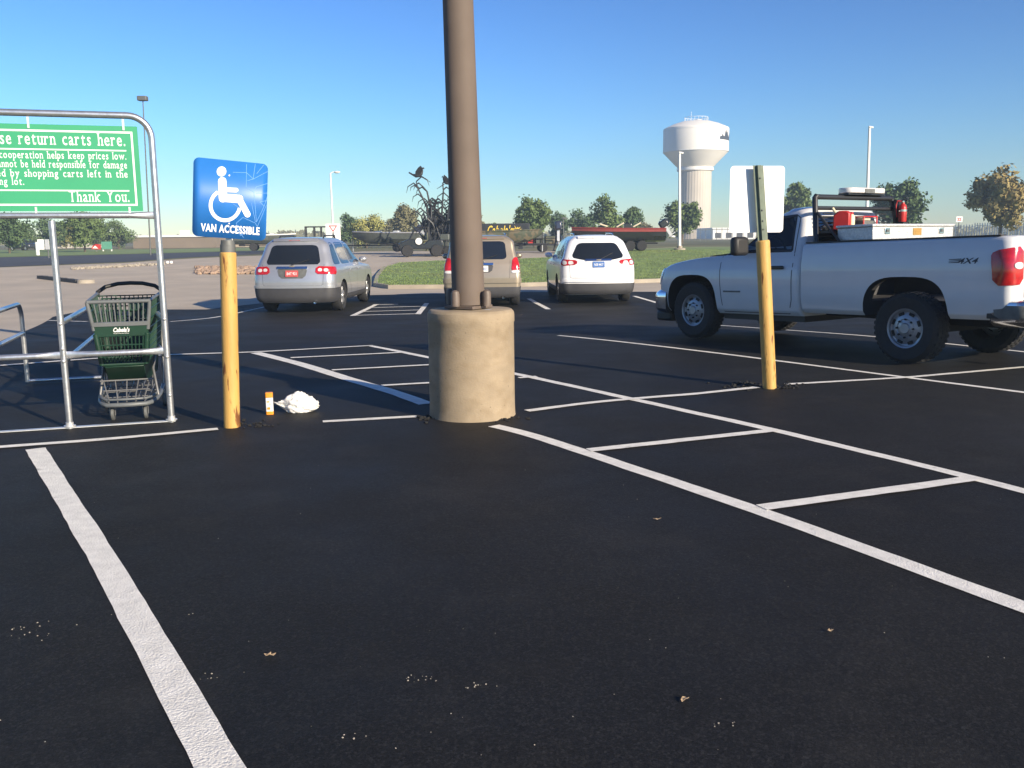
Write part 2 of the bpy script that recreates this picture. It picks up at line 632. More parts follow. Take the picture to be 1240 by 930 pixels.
def sheet(name, poly, off, m, edge_jit=0., seed=0):
    """A flat polygon (x, y pairs) draped over the lot, 'off' above it."""
    bm = bmesh.new()
    vs = [bm.verts.new((p[0], p[1], 0)) for p in poly]
    bm.faces.new(vs)
    y0, y1 = min(p[1] for p in poly), max(p[1] for p in poly)
    for y in YB:
        if y0 < y < y1:
            bmesh.ops.bisect_plane(bm, geom=bm.verts[:] + bm.edges[:] + bm.faces[:], plane_co=(0, y, 0), plane_no=(0, 1, 0))
    bmesh.ops.triangulate(bm, faces=bm.faces[:])
    for v in bm.verts:
        v.co.z = gz(v.co.y) + off
    bmesh.ops.recalc_face_normals(bm, faces=bm.faces)
    for f in bm.faces:
        if f.normal.z < 0:
            f.normal_flip()
    me = bpy.data.meshes.new(name)
    bm.to_mesh(me)
    bm.free()
    me.materials.append(m)
    o = bpy.data.objects.new(name, me)
    COL.objects.link(o)
    tag(o, kind='structure')
    return o


def g2(*pts):
    return [tuple(G(*p)[:2]) for p in pts]


sheet('ground', [(-3000, -300), (3000, -300), (3000, 5000), (-3000, 5000)], 0, M['field'])
sheet('concrete_road', [(-90, -20), (70, -20), (70, 34)] + g2((1000, 318), (830, 310), (690, 304), (440, 304.5), (330, 309), (150, 318.5), (0, 324), (-160, 331)) + [(-90, 46)], .004, M['concrete_road'])
sheet('parking_lot', g2((-420, 600), (0, 414), (64, 384), (106, 375.3), (250, 375), (330, 366), (450, 357.5), (640, 353.5), (800, 353.5), (1240, 346)) + [(70, 28), (70, -20), (-40, -20)], .008, M['asphalt'])
sheet('road', g2((-200, 318), (0, 312), (160, 308), (330, 303.5), (330, 307), (160, 317), (0, 323.5), (-200, 332)), .012, M['road'])
sheet('grass_verge', g2((-160, 305), (0, 302.5), (200, 302), (330, 299.5), (330, 303), (160, 307.5), (0, 311.5), (-160, 316)), .016, M['grass'])


def raised(name, poly, h, m, kerb=None):
    """An island: a slab of lawn standing h above the paving, with a kerb round it."""
    sheet(name, poly, h, m)
    if kerb:
        mb = MB()
        n = len(poly)
        c = Vector((sum(p[0] for p in poly) / n, sum(p[1] for p in poly) / n))
        for i in range(n):
            a, b = Vector(poly[i]), Vector(poly[(i + 1) % n])
            L = (b - a).length
            if L < .01:
                continue
            k = max(1, int(L / 1.5))
            nn = Vector((b.y - a.y, a.x - b.x)).normalized() * .15
            for j in range(k):
                p, q = a.lerp(b, j / k), a.lerp(b, (j + 1) / k)
                vs = []
                for (x, off) in ((p, 0), (q, 0), (q, 1), (p, 1)):
                    y = x + nn * off
                    vs.append((y.x, y.y, gz(y.y)))
                top = [(v[0], v[1], v[2] + h + .008) for v in vs]
                mb.add(vs + top, [(4, 5, 6, 7), (0, 1, 5, 4), (2, 3, 7, 6), (1, 2, 6, 5), (3, 0, 4, 7)])
        tag(mb.build(kerb, M['kerb'], smooth=0), kind='structure')


isl = g2((452, 347), (455, 337), (463, 327), (480, 321), (520, 318.5), (600, 317), (680, 313.5), (740, 305), (830, 301), (1000, 300), (1240, 292), (1330, 300), (1330, 333), (1000, 339), (830, 341), (640, 347), (540, 349.5), (470, 350))
raised('grass_island', isl, .13, M['grass'], 'kerb')
# a short kerb nose and rock beds in the concrete aisle
ka, kb = G(48, 337.5), G(95, 343)
mb = MB()
for i in range(6):
    a, b = ka.lerp(kb, i / 6), ka.lerp(kb, (i + 1) / 6)
    d = (b - a)
    mb.box((a + b) / 2 + Vector((0, 0, .07)), (d.length, .22, .15), Matrix.Rotation(math.atan2(d.y, d.x), 3, 'Z'))
tag(mb.build('kerb', M['road'], smooth=0), kind='structure')
mb = MB()
mb.lathe([(.34, 0), (.32, .13), (.26, .16), (0, .165)], 20, kb + Vector((.30, 0, 0)))
tag(mb.build('kerb', M['kerb']), kind='structure')
rk = random.Random(5)
mb = MB()
mb.mi = 0
for i in range(330):
    q = G(rk.uniform(238, 312), rk.uniform(324.5, 332.5))
    mb.ball(q + Vector((0, 0, .06)), rk.uniform(.06, .16), 6, .6, i, (1, 1, .6))
tag(mb.build('river_rock', M['stone'], smooth=0), kind='stuff')
mb = MB()
for i in range(170):
    t = rk.random()
    q = G(88 + t * 110, 325.5 - t * 5.5 + rk.uniform(-.6, 1.3))
    mb.ball(q + Vector((0, 0, .03)), rk.uniform(.04, .13), 6, .6, i + 400, (1, 1, .7))
tag(mb.build('rubble', M['kerb'], smooth=0), kind='stuff')


# ------------------------------------------------------------------ painted lines
def line(pts, wd=.115, off=.012, seed=1, world=False):
    ps = [Vector(p[:2]) if world else G(*p).to_2d() for p in pts]
    # resample
    out = []
    for i in range(len(ps) - 1):
        L = (ps[i + 1] - ps[i]).length
        st = .12 if ps[i].y < 16 else .5
        k = max(1, int(L / st))
        for j in range(k):
            out.append(ps[i].lerp(ps[i + 1], j / k))
    out.append(ps[-1])
    # smooth corners
    for _ in range(4):
        out = [out[0]] + [(out[i - 1] + out[i] * 2 + out[i + 1]) / 4 for i in range(1, len(out) - 1)] + [out[-1]]
    rn = random.Random(seed)
    vs, fs = [], []
    for i, p in enumerate(out):
        t = (out[min(i + 1, len(out) - 1)] - out[max(i - 1, 0)]).normalized()
        n = Vector((-t.y, t.x))
        for sgn in (1, -1):
            j = .006 * mnoise.noise(Vector((p.x * 2.3, p.y * 2.3, sgn * 5 + seed))) + rn.uniform(-.0025, .0025)
            q = p + n * sgn * (wd / 2 + j)
            vs.append((q.x, q.y, gz(q.y) + off))
    fs = [(2 * i, 2 * i + 1, 2 * i + 3, 2 * i + 2) for i in range(len(out) - 1)]
    mb = MB()
    mb.add(vs, fs)
    o = mb.build('painted_line', M['line'], smooth=0)
    for p in o.data.polygons:
        if p.normal.z < 0:
            p.flip()
    tag(o, kind='structure')
    return o


line([(43, 545), (132, 690), (265, 931), (420, 1210)], .125, seed=2)
line([(-250, 563), (0, 543.5), (130, 534), (264, 521.5)], .085, .016, 3)
line([(391, 512), (507, 505.5)], .085, .012, 4)
line([(638, 499.5), (700, 491), (765, 484.5), (840, 479), (917, 470.5)], .085, .016, 5)
line([(952, 467), (1100, 458.5), (1240, 446), (1420, 430)], .075, .016, 6)
line([(598, 517), (640, 527), (710, 550), (920, 621), (1240, 738.5), (1600, 872)], .115, .012, 7)
line([(310, 428), (365, 442), (425, 461), (480, 477), (516, 490.5)], .15, .012, 8)
line([(450, 420), (515, 433), (628, 454.5), (765, 484.5), (940, 523), (1180, 581), (1240, 597), (1500, 664)], .10, .012, 9)
line([(713, 547.5), (938, 523)], .095, .016, 10)
line([(922, 617.5), (1182, 581.5)], .105, .016, 11)
line([(352, 434.5), (487, 428)], .08, .016, 13)
line([(402, 449.5), (540, 442)], .08, .016, 14)
line([(462, 468.5), (540, 464)], .08, .016, 15)
line([(628, 459), (650, 457.5)], .08, .016, 16)
line([(-200, 458), (0, 444), (110, 435.5), (210, 430.5), (310, 427.5), (452, 419.5)], .085, .016, 17)
line([(676, 407), (780, 418), (900, 432.5), (1095, 458), (1240, 476.5), (1500, 510)], .08, .012, 18)
line([(868, 394.5), (960, 401), (1060, 408.5), (1140, 416.5), (1240, 427), (1400, 444)], .08, .012, 19)
line([(206, 390), (247, 388), (270, 383.5), (330, 370)], .085, .012, 21)
line([(58, 388.5), (106, 390)], .085, .012, 22)
line([(427, 383), (456, 369)], .13, .012, 23)
line([(506, 381), (517, 367.5)], .13, .012, 24)
line([(429, 382.6), (507, 380.6)], .10, .016, 25)
line([(438, 378), (509, 376)], .10, .016, 26)
line([(447, 373.3), (512, 371.5)], .10, .016, 27)
line([(453, 369.7), (482, 369)], .10, .016, 28)
line([(640, 362), (664, 375)], .13, .012, 29)
line([(768, 359), (804, 369.5)], .12, .012, 30)

# loose chips on the sealed asphalt
rn = random.Random(11)
mb = MB()
for i in range(70):
    q = G(rn.uniform(0, 1240), rn.uniform(560, 925))
    r = rn.choice((.0012, .0018, .0026))
    mb.ball(q + Vector((0, 0, .010)), r, 5, .6, i, (1, 1, .6))
for (cx, cy, n, sp) in ((32, 768, 20, 18), (508, 824, 14, 10), (577, 835, 9, 9), (250, 822, 7, 8), (425, 894, 6, 7), (880, 880, 6, 10)):
    for i in range(n):
        q = G(cx + rn.gauss(0, sp), cy + rn.gauss(0, sp * .3))
        mb.ball(q + Vector((0, 0, .010)), rn.uniform(.0012, .0038), 5, .6, i, (1, 1, .6))
tag(mb.build('stone_chips', M['pebble'], smooth=0), kind='stuff')
mb = MB()
for (cx, cy, n, sx) in ((308, 515, 24, 14), (905, 468, 70, 16), (955, 470, 40, 9), (520, 507, 26, 9), (612, 508, 26, 9)):
    for i in range(n):
        q = G(cx + rn.gauss(0, sx), cy + rn.gauss(0, 2.2))
        mb.ball(q + Vector((0, 0, .012)), rn.uniform(.006, .022), 6, .7, i, (1, 1, .6))
tag(mb.build('asphalt_crumbs', M['under'], smooth=0), kind='stuff')
for i, (px, py, sz, lab) in enumerate(((795, 632, .022, 'pale curled dry leaf on the black asphalt right of the middle, below the ladder markings'),
                                       (829, 852, .021, 'crumpled tan leaf lying on the asphalt nearest the photographer'),
                                       (326, 798, .022, 'small tan leaf on the asphalt to the right of the wide white line'),
                                       (1005, 768, .014, 'thin pale leaf sliver on the asphalt towards the lower right'))):
    q = G(px, py)
    mb = MB()
    rr = random.Random(i)
    n = 9
    ring = []
    for k in range(n):
        a = 2 * PI * k / n
        d = .8 * sz * (1 + .35 * rr.uniform(-1, 1)) * (.7 if k % 2 else 1.1)
        ring.append(Vector((math.cos(a) * d, math.sin(a) * d * .62, .012 * rr.random())))
    cz = Vector((0, 0, .004))
    mb.add([cz] + ring, [(0, 1 + k, 1 + (k + 1) % n) for k in range(n)])
    o = mb.build('fallen_leaf', M['leaf'], smooth=0, loc=q + Vector((0, 0, .013)))
    md = o.modifiers.new('thick', 'SOLIDIFY')
    md.thickness = .0012
    tag(o, lab, 'leaf', 'fallen leaves on the asphalt')
# ------------------------------------------------------------------ light pole on its concrete base
bc = G(570, 513)
bc = Vector((bc.x, bc.y + .365, 0))
t = empty('light_pole', bc, 0, 'tall brown round light pole bolted on a tan concrete drum', 'light pole')
mb = MB()
mb.lathe([(.378, -.06), (.37, 0), (.366, .02), (.363, .10), (.362, .50), (.361, .795), (.366, .805), (.3655, .86), (.361, .885), (.345, .903), (.335, .908), (0, .909)], 64)
mb.build('concrete_base', M['concrete_base'], t, smooth=30)
ptop = PT(554.5, 0, bc.y) - bc
pbot = PT(567.5, 372, bc.y) - bc
dirp = (ptop - pbot).normalized()
p0 = pbot - dirp * (pbot.z - .945)
p1 = p0 + dirp * 8.3
mb = MB()
mb.tube([p0, p0.lerp(p1, .5), p1], [.137, .112, .09], 32)
mb.build('pole', M['brown'], t, smooth=40)
mb = MB()
rotp = Matrix.Rotation(R(57), 3, 'Z')
mb.box((p0.x, p0.y, .928), (.29, .29, .026), rotp)
mb.build('base_plate', M['brown2'], t, bevel=.004)
for k in range(4):
    a = R(57 + 90 * k)
    x, y = p0.x + .185 * math.sin(a), p0.y - .185 * math.cos(a)
    mb = MB()
    mb.lathe([(.036, .941), (.036, 1.04), (.030, 1.062), (.012, 1.073), (0, 1.075)], 18, (x, y, 0))
    cap = mb.build('bolt_cover', M['brown2'], t)
    if k == 0:
        mb = MB()
        mb.lathe([(.043, .908), (.043, .926), (.020, .93)], 6, (x, y, -.018))
        mb.build('nut', M['galvb'], cap, smooth=0)
# the lamp head at the top, out of the photograph
mb = MB()
mb.box(p1 + Vector((.35, -.2, .05)), (.7, .4, .18), Matrix.Rotation(R(-30), 3, 'Z'))
mb.build('lamp_head', M['brown'], t, bevel=.03)

# ------------------------------------------------------------------ van accessible sign on its yellow bollard
b0 = G(281, 518)
btop = PT(276, 305, b0.y)
t = empty('accessible_parking_sign', b0, 0, 'blue wheelchair VAN ACCESSIBLE sign on a rust streaked yellow pipe post', 'sign')
axis = (btop - b0)
axu = axis.normalized()
mb = MB()
mb.tube([-axu * .08, axis * .3, axis * .65, axis - axu * .012], .064, 28)
mb.tube([axis - axu * .012, axis], [.064, .056], 28)
mb.build('bollard_post', M['yellow'], t, smooth=40)
mb = MB()
mb.tube([axis - axu * .03, axis + axu * .055], .058, 24)
mb.tube([axis + axu * .055, axis + axu * .09], [.054, .05], 24)
mb.build('collar', M['dsteel'], t)
mb = MB()
mb.box(axis + axu * .28 + Vector((0, .03, 0)), (.045, .022, .56), Vector((0, 0, 1)).rotation_difference(axu).to_matrix())
mb.build('sign_channel', M['galv'], t, bevel=.003)
# panel: square, seen turned a little, its right edge further away
c00, c10 = PT(234, 286, 7.10), PT(324, 291.5, 7.30)
c01, c11 = PT(233, 189.5, 7.10), PT(323, 199, 7.30)
O = (c00 + c10 + c01 + c11) / 4 - b0
A = ((c10 - c00) + (c11 - c01)).normalized()
B = ((c01 - c00) + (c11 - c10))
B = (B - A * B.dot(A)).normalized()
W = ((c10 - c00).length + (c11 - c01).length) / 2
Hh = ((c01 - c00).length + (c11 - c10).length) / 2
N = A.cross(B).normalized()          # towards the viewer


def panel_xyz(u, v, d=0.):
    """u, v in 0..1 on the sign from the lower left; the right edge curls back a little."""
    curl = -.016 * max(0, (u - .62) / .38) ** 2 - .006 * max(0, (.12 - u) / .12) ** 2
    return O + A * (u - .5) * W + B * (v - .5) * Hh + N * (curl + d)


def panel_mesh(poly, d, mb, thick=0.):
    """Fill a polygon (u, v) on the curled sheet."""
    bm = bmesh.new()
    bm.faces.new([bm.verts.new((p[0], p[1], 0)) for p in poly])
    for i in range(1, 30):
        bmesh.ops.bisect_plane(bm, geom=bm.verts[:] + bm.edges[:] + bm.faces[:], plane_co=(i / 30, 0, 0), plane_no=(1, 0, 0))
    bm.verts.ensure_lookup_table()
    vs = [panel_xyz(v.co.x, v.co.y, d) for v in bm.verts]
    bm.verts.index_update()
    fs = [tuple(v.index for v in f.verts) for f in bm.faces]
    bm.free()
    mb.add(vs, fs)


mb = MB()
panel_mesh(round_poly(1, 1, .075, 6, .5, .5), 0, mb)
sp = mb.build('sign_panel', M['blue'], t, smooth=60)
md = sp.modifiers.new('thick', 'SOLIDIFY')
md.thickness = .003
md.offset = 0
mb = MB()


def uvp(x, y):   # measured on an 858 x 930 enlargement
    yt = 60 + (x - 92) * .115
    yb = 770 + (x - 92) * .055
    return ((x - 92) / 648, (yb - y) / (yb - yt))


def capsule(pts, r, k):
    """A stroke of round ends in measured units, each stroke a touch above the last."""
    for i in range(len(pts) - 1):
        a, b = Vector(pts[i]), Vector(pts[i + 1])
        tt = (b - a).normalized()
        n = Vector((-tt.y, tt.x))
        an = math.atan2(n.y, n.x)
        pl = [b + Vector((math.cos(an - PI * j / 8), math.sin(an - PI * j / 8))) * r for j in range(9)]
        pl += [a + Vector((math.cos(an - PI - PI * j / 8), math.sin(an - PI - PI * j / 8))) * r for j in range(9)]
        panel_mesh([uvp(*q) for q in pl], .0030 + .0004 * (k + i), mb)


panel_mesh([uvp(332 + 41 * math.cos(2 * PI * j / 24), 192 + 44 * math.sin(2 * PI * j / 24)) for j in range(24)], .003, mb)
capsule([(340, 278), (350, 430)], 36, 1)
capsule([(352, 425), (490, 436)], 36, 3)
capsule([(488, 432), (568, 572)], 27, 5)
capsule([(378, 354), (462, 358)], 20, 7)
arc = []
for j in range(29):
    a = R(-118 + (-(-118) + 0) * 0 - j * (238 / 28))
    arc.append((372 + 128 * math.cos(a), 488 + 137 * math.sin(a)))
pl = []
for j in range(33):
    a = R(238 - j * (228 / 32))      # from upper left, down round the bottom, up to the right
    pl.append((372 + 143 * math.cos(a), 490 + 152 * math.sin(a)))
pin = []
for j in range(33):
    a = R(238 - j * (228 / 32))
    pin.append((372 + 112 * math.cos(a), 490 + 120 * math.sin(a)))
for j in range(32):
    panel_mesh([uvp(*pl[j]), uvp(*pl[j + 1]), uvp(*pin[j + 1]), uvp(*pin[j])], .0026, mb)
mb.build('wheelchair_symbol', M['white'], sp, smooth=0)
mb = MB()
u0, v0 = uvp(165, 716)
u1, v1 = uvp(680, 745)
tmp = MB()
wv, wf = text_mesh('VAN ACCESSIBLE', 1., .034, 1.12)
xa, xb = min(v.x for v in wv), max(v.x for v in wv)
hb = max(v.y for v in wv)
mb.add([panel_xyz(u0 + (v.x - xa) / (xb - xa) * (u1 - u0), v0 - .008 + v.y / hb * .098, .0032) for v in wv], wf)
mb.build('lettering', M['white'], sp, smooth=0)
mb = MB()
cr = [[(430, 200), (550, 205), (610, 260), (625, 130)], [(548, 130), (550, 330)], [(560, 275), (610, 262), (740, 195)], [(615, 375), (640, 330), (742, 300)],
      [(560, 340), (620, 375), (650, 640), (715, 500), (675, 462), (742, 450)], [(640, 385), (742, 385)], [(715, 500), (740, 420)], [(530, 600), (640, 650), (660, 680), (735, 490)], [(530, 598), (470, 650), (510, 760), (600, 700)],
      [(600, 470), (640, 640)], [(700, 140), (640, 215)], [(470, 690), (540, 780)], [(440, 480), (560, 560)]]
for i, c in enumerate(cr):
    for j in range(len(c) - 1):
        a, b = Vector(c[j]), Vector(c[j + 1])
        n = (b - a).normalized()
        n = Vector((-n.y, n.x)) * 1.7
        panel_mesh([uvp(*(a + n)), uvp(*(b + n)), uvp(*(b - n)), uvp(*(a - n))], .0018 + .00005 * (i * 4 + j), mb)
mb.build('crack_lines', M['crack'], sp, smooth=0)
for (x, y) in ((399, 229), (408, 655)):
    mb = MB()
    u, v = uvp(x, y)
    mb.lathe([(.006, 0), (.006, .003), (0, .004)], 10)
    o = mb.build('bolt', M['galvb'], sp)
    o.location = panel_xyz(u, v, .002)
    o.rotation_euler = N.to_track_quat('Z', 'Y').to_euler()

# ------------------------------------------------------------------ yellow bollard with the back of a sign
b0 = G(932, 471)
btop = PT(923.5, 291, b0.y)
t = empty('bollard_sign', b0, 0, 'bare white back of a sign on a leaning yellow pipe post by the truck', 'sign')
axis = btop - b0
axu = axis.normalized()
mb = MB()
mb.tube([-axu * .08, axis * .33, axis * .66, axis - axu * .012], .066, 28)
mb.tube([axis - axu * .012, axis], [.066, .058], 28)
mb.build('bollard_post', M['yellow'], t, smooth=40)
stop = PT(918, 203, b0.y) - b0
cd = (stop - axis).normalized()
# panel stands behind its channel, turned towards the sun
pc = PT(916.5, 241.5, b0.y + .06) - b0
A = Vector((math.cos(R(7)), math.sin(R(7)), 0))
B = (cd - A * cd.dot(A)).normalized()
N = A.cross(B).normalized()
rotm = Matrix((A, N, B)).transposed()
mb = MB()
c0, c1 = axis - cd * .30, stop + cd * .02
half = .040
prof = [(-.05, 0), (-.05, .006), (-.022, .008), (-.016, .034), (.016, .034), (.022, .008), (.05, .006), (.05, 0)]
L = (c1 - c0).length
mb.prism(prof, L, c0, (tuple(A), tuple(N), tuple(cd)))
ch = mb.build('sign_channel', M['chan'], t, smooth=20)
mb = MB()
mb.prism(round_poly(.54, .625, .035, 6), .003, pc, (tuple(A), tuple(B), tuple(N)))
mb.build('sign_panel', M['signback'], t, smooth=30)
for q in (.12, .42, .52, .60):
    mb = MB()
    mb.ball(c1 - cd * (q) + N * .038, .008, 8)
    mb.build('bolt', M['dsteel'], ch)

# ------------------------------------------------------------------ cart corral
pr, pcn = G(208, 512), G(85, 520)
e1 = (pr - pcn)
e1.z = 0
sp_w = e1.length
e1.normalize()
e2 = Vector((math.sin(R(-22.5)), math.cos(R(-22.5)), 0))
t = empty('cart_corral', pcn, 0, 'galvanised pipe cart corral carrying a green return carts sign', 'cart corral')
rt = .026
TOP = 2.47


def hoop(w, zt, r=.17):
    pts = [Vector((0, 0, 0)) + e1 * w * -1, e1 * -w + Vector((0, 0, zt - r))]
    for i in range(1, 8):
        a = PI / 2 * i / 8
        pts.append(e1 * (-w + r - r * math.cos(a)) + Vector((0, 0, zt - r + r * math.sin(a))))
    pts.append(e1 * (-w + r) + Vector((0, 0, zt)))
    pts += [Vector((-p.x, -p.y, p.z)) for p in reversed(pts)]
    return pts


# the frame leans very slightly
mb = MB()
mb.tube(hoop(sp_w, TOP), rt, 16)
fr = mb.build('front_hoop', M['galv'], t, smooth=50)
mb = MB()
mb.tube([Vector((0, 0, 0)), Vector((0, 0, 1.62))], rt * .96, 16)
mb.tube([Vector((0, 0, 1.60)), Vector((0, 0, 1.66))], rt, 16)
mb.build('centre_post', M['galv'], t, smooth=50)


def flat_rail(p, q, r, nm, flat=.16):
    """A pipe with its ends pressed flat and bolted."""
    p, q = Vector(p), Vector(q)
    d = (q - p).normalized()
    L = (q - p).length
    side = Vector((-d.y, d.x, 0)).normalized()
    rings, n = [], 14
    for (s, a, b) in ((0, 1.25, .32), (.05, 1.25, .32), (.09, 1.2, .36), (.15, 1.05, .8), (.19, 1, 1)):
        rings.append((s, a, b))
    seq = [(s, a, b) for s, a, b in rings] + [(L - s, a, b) for s, a, b in reversed(rings)]
    vs = []
    for (s, a, b) in seq:
        for j in range(n):
            an = 2 * PI * j / n
            vs.append(p + d * s + Vector((0, 0, 1)) * math.sin(an) * r * a + side * math.cos(an) * r * b)
    fs = [(i * n + j, i * n + (j + 1) % n, (i + 1) * n + (j + 1) % n, (i + 1) * n + j) for i in range(len(seq) - 1) for j in range(n)]
    fs += [tuple(range(n))[::-1], tuple((len(seq) - 1) * n + j for j in range(n))]
    m = MB()
    m.add(vs, fs)
    return m.build(nm, M['galv'], t, smooth=50)


zb, zm = 1.70, .605
flat_rail(e1 * -sp_w + Vector((0, 0, zb)), e1 * sp_w + Vector((0, 0, zb)), rt * .92, 'sign_rail')
flat_rail(e1 * (-sp_w) + Vector((0, 0, zm)), e1 * -.01 + Vector((0, 0, zm)), rt * .9, 'front_rail')
flat_rail(e1 * .01 + Vector((0, 0, zm)), e1 * sp_w + Vector((0, 0, zm)), rt * .9, 'front_rail')
mb = MB()
mb.box(e1 * 0 + Vector((0, 0, .018)), (2 * sp_w + .06, .05, .008), Matrix((e1, e2, Vector((0, 0, 1)))).transposed())
mb.build('floor_bar', M['galvb'], t)
for s_ in (-1, 0, 1):
    for z in (.02,):
        mb = MB()
        mb.lathe([(0, .024), (.045, .024), (.045, .034), (rt + .004, .036), (rt + .004, .06), (0, .06)], 16, e1 * sp_w * s_)
        mb.build('foot', M['galvb'], t)
for s_, z in ((1, .56), (1, .87), (0, .56), (0, .86), (1, .24), (0, .66)):
    mb = MB()
    mb.ball(e1 * sp_w * s_ + Vector((0, 0, z)) - e2 * (rt + .003), .016, 10)
    mb.build('bolt', M['galvb'], t)
# side rails running back, ending in bent legs
DEP = 2.72
ends = {}
for s_, az in ((-1, -18.), (0, -18.3), (1, -25.5)):
    e2 = Vector((math.sin(R(az)), math.cos(R(az)), 0))
    o0 = e1 * sp_w * s_
    ends[s_] = o0 + e2 * DEP + Vector((0, 0, .04))
    pts = [o0 + Vector((0, 0, .86)) + e2 * .03, o0 + e2 * (DEP - .16) + Vector((0, 0, .86))]
    for i in range(1, 7):
        a = PI / 2 * i / 6
        pts.append(o0 + e2 * (DEP - .16 + .16 * math.sin(a)) + Vector((0, 0, .70 + .16 * math.cos(a))))
    pts.append(o0 + e2 * DEP + Vector((0, 0, .03)))
    mb = MB()
    mb.tube(pts, rt * .9, 14)
    mb.build('side_rail', M['galv'], t, smooth=50)
    mb = MB()
    mb.tube([o0 + e2 * .03 + Vector((0, 0, .55)), o0 + e2 * DEP + Vector((0, 0, .55))], rt * .8, 12)
    mb.build('side_rail', M['galv'], t, smooth=50)
mb = MB()
mb.tube([ends[-1], ends[0]], rt * .7, 12)
mb.build('rear_bar', M['galv'], t, smooth=50)
e2 = Vector((-e1.y, e1.x, 0))
# the green sign between top tube and sign rail
SW, SH = 2 * sp_w - .20, .655
so_ = Vector((0, 0, zb + .033 + SH / 2)) - e2 * .005
mb = MB()
mb.prism(round_poly(SW, SH, .006, 2), .004, so_, (tuple(e1), (0, 0, 1), tuple(-e2)))
sg = mb.build('sign_panel', M['green_sign'], t, smooth=0)
Nn = -e2
o_ = so_ + Nn * .006


def sxy(u, v, d=0.):      # u from the right edge, v from the top, in metres
    return o_ + e1 * (SW / 2 - u) + Vector((0, 0, SH / 2 - v)) + Nn * d


mb = MB()


def bar(u0, v0, u1, v1, d=0.):
    mb.add([sxy(u0, v0, d), sxy(u1, v0, d), sxy(u1, v1, d), sxy(u0, v1, d)], [(0, 1, 2, 3)])


bm_ = .038
bar(bm_, .042, SW - bm_, .056)
bar(bm_, SH - .056, SW - bm_, SH - .042)
bar(bm_, .056, bm_ + .014, SH - .056)
bar(SW - bm_ - .014, .056, SW - bm_, SH - .056)
bar(.092, .183, SW - .085, .193)
bar(.092, .492, SW - .085, .502)
mb.build('border', M['white'], sg, smooth=0)
mb = MB()
TWd = (SW - .19) * .905
A_, B_ = e1, Vector((0, 0, 1))
for txt, v, xh, wd, al in (('Please return carts here.', .152, .062, TWd, 'r'),
                           ('Your cooperation helps keep prices low.', .256, .036, TWd, 'r'),
                           ('We cannot be held responsible for damage', .324, .036, TWd, 'r'),
                           ('caused by shopping carts left in the', .394, .036, TWd, 'r'),
                           ('parking lot.', .456, .036, TWd * .29, 'l'),
                           ('Thank You.', .583, .056, .435, 'r')):
    serif_text(mb, txt, sxy(.096, v) if al == 'r' else sxy(.096 + TWd, v), A_, B_, Nn, wd, xh, .006, al)
mb.build('lettering', M['white'], sg, smooth=0, fix=False)
for u in (.10, SW / 2 + .1, SW - .1):
    for v, z0, z1 in ((.02, 0, 0), (SH - .02, 0, 0)):
        mb = MB()
        mb.box(sxy(u, v, .001) + Vector((0, 0, .03 if v < .1 else -.03)), (.016, .006, .085), Matrix((e1, e2, Vector((0, 0, 1)))).transposed())
        mb.build('clip', M['galvb'], sg)

# ------------------------------------------------------------------ shopping cart
cc = pcn + e1 * (sp_w * .52 + .075) + Vector((math.sin(R(-22.5)), math.cos(R(-22.5)), 0)) * .62
t = empty('shopping_cart', cc, math.atan2(e1.y, e1.x), 'dark green plastic shopping cart with grey rim parked nose out in the corral', 'shopping cart')
# local: x along the corral front (right), -y towards the viewer (the nose of the cart)


def lattice(mb, P00, P10, P01, P11, nv, nh, wv=.012, th=.008, hrows=None):
    """A panel of bars between four corners."""
    P00, P10, P01, P11 = (Vector(p) for p in (P00, P10, P01, P11))
    for i in range(nv + 1):
        s = i / nv
        mb.tube([P00.lerp(P10, s), P01.lerp(P11, s)], wv / 2, 6)
    for j in (hrows if hrows is not None else [k / nh for k in range(nh + 1)]):
        mb.tube([P00.lerp(P01, j), P10.lerp(P11, j)], th / 2, 6)


FW, RW = .205, .265           # half widths of nose and handle end
ZB, ZM, ZT = .49, .775, 1.01  # basket floor, plaque, rim
yf, yr = -.40, .42


def solid(mb, a, b, c, d, th=.008):
    a, b, c, d = (Vector(p) for p in (a, b, c, d))
    n = (b - a).cross(d - a).normalized() * th
    vs = [a, b, c, d, a + n, b + n, c + n, d + n]
    mb.add(vs, [(0, 1, 2, 3), (7, 6, 5, 4), (0, 4, 5, 1), (1, 5, 6, 2), (2, 6, 7, 3), (3, 7, 4, 0)])


mb = MB()
# nose panel: lower lattice, plaque band
lf, rf_ = lambda z: -(FW - .03 + (z - ZB) * .10), lambda z: (FW - .03 + (z - ZB) * .10)
yn = lambda z: yf - (z - ZB) * .12
P = lambda z, s: Vector(((FW - .035 + (z - ZB) * .11) * s, yn(z), z))
lattice(mb, P(ZB, -1), P(ZB, 1), P(ZM - .05, -1), P(ZM - .05, 1), 13, 3, .011, .012)
for s in (-1, 1):
    # side walls, lower half solid plastic with bars above
    a0, a1 = P(ZB, s), Vector((RW * .9 * s, yr - .06, ZB + .05))
    b0_, b1_ = P(ZM, s), Vector((RW * s, yr, ZM + .02))
    c0_, c1_ = P(ZT, s), Vector((RW * 1.02 * s, yr + .03, ZT + .02))
    lattice(mb, a0, a1, b0_, b1_, 18, 5, .012, .012)
    lattice(mb, b0_, b1_, c0_, c1_, 18, 3, .012, .014)
# floor
lattice(mb, P(ZB, -1), P(ZB, 1), Vector((-RW * .9, yr - .06, ZB + .05)), Vector((RW * .9, yr - .06, ZB + .05)), 12, 14, .010, .010)
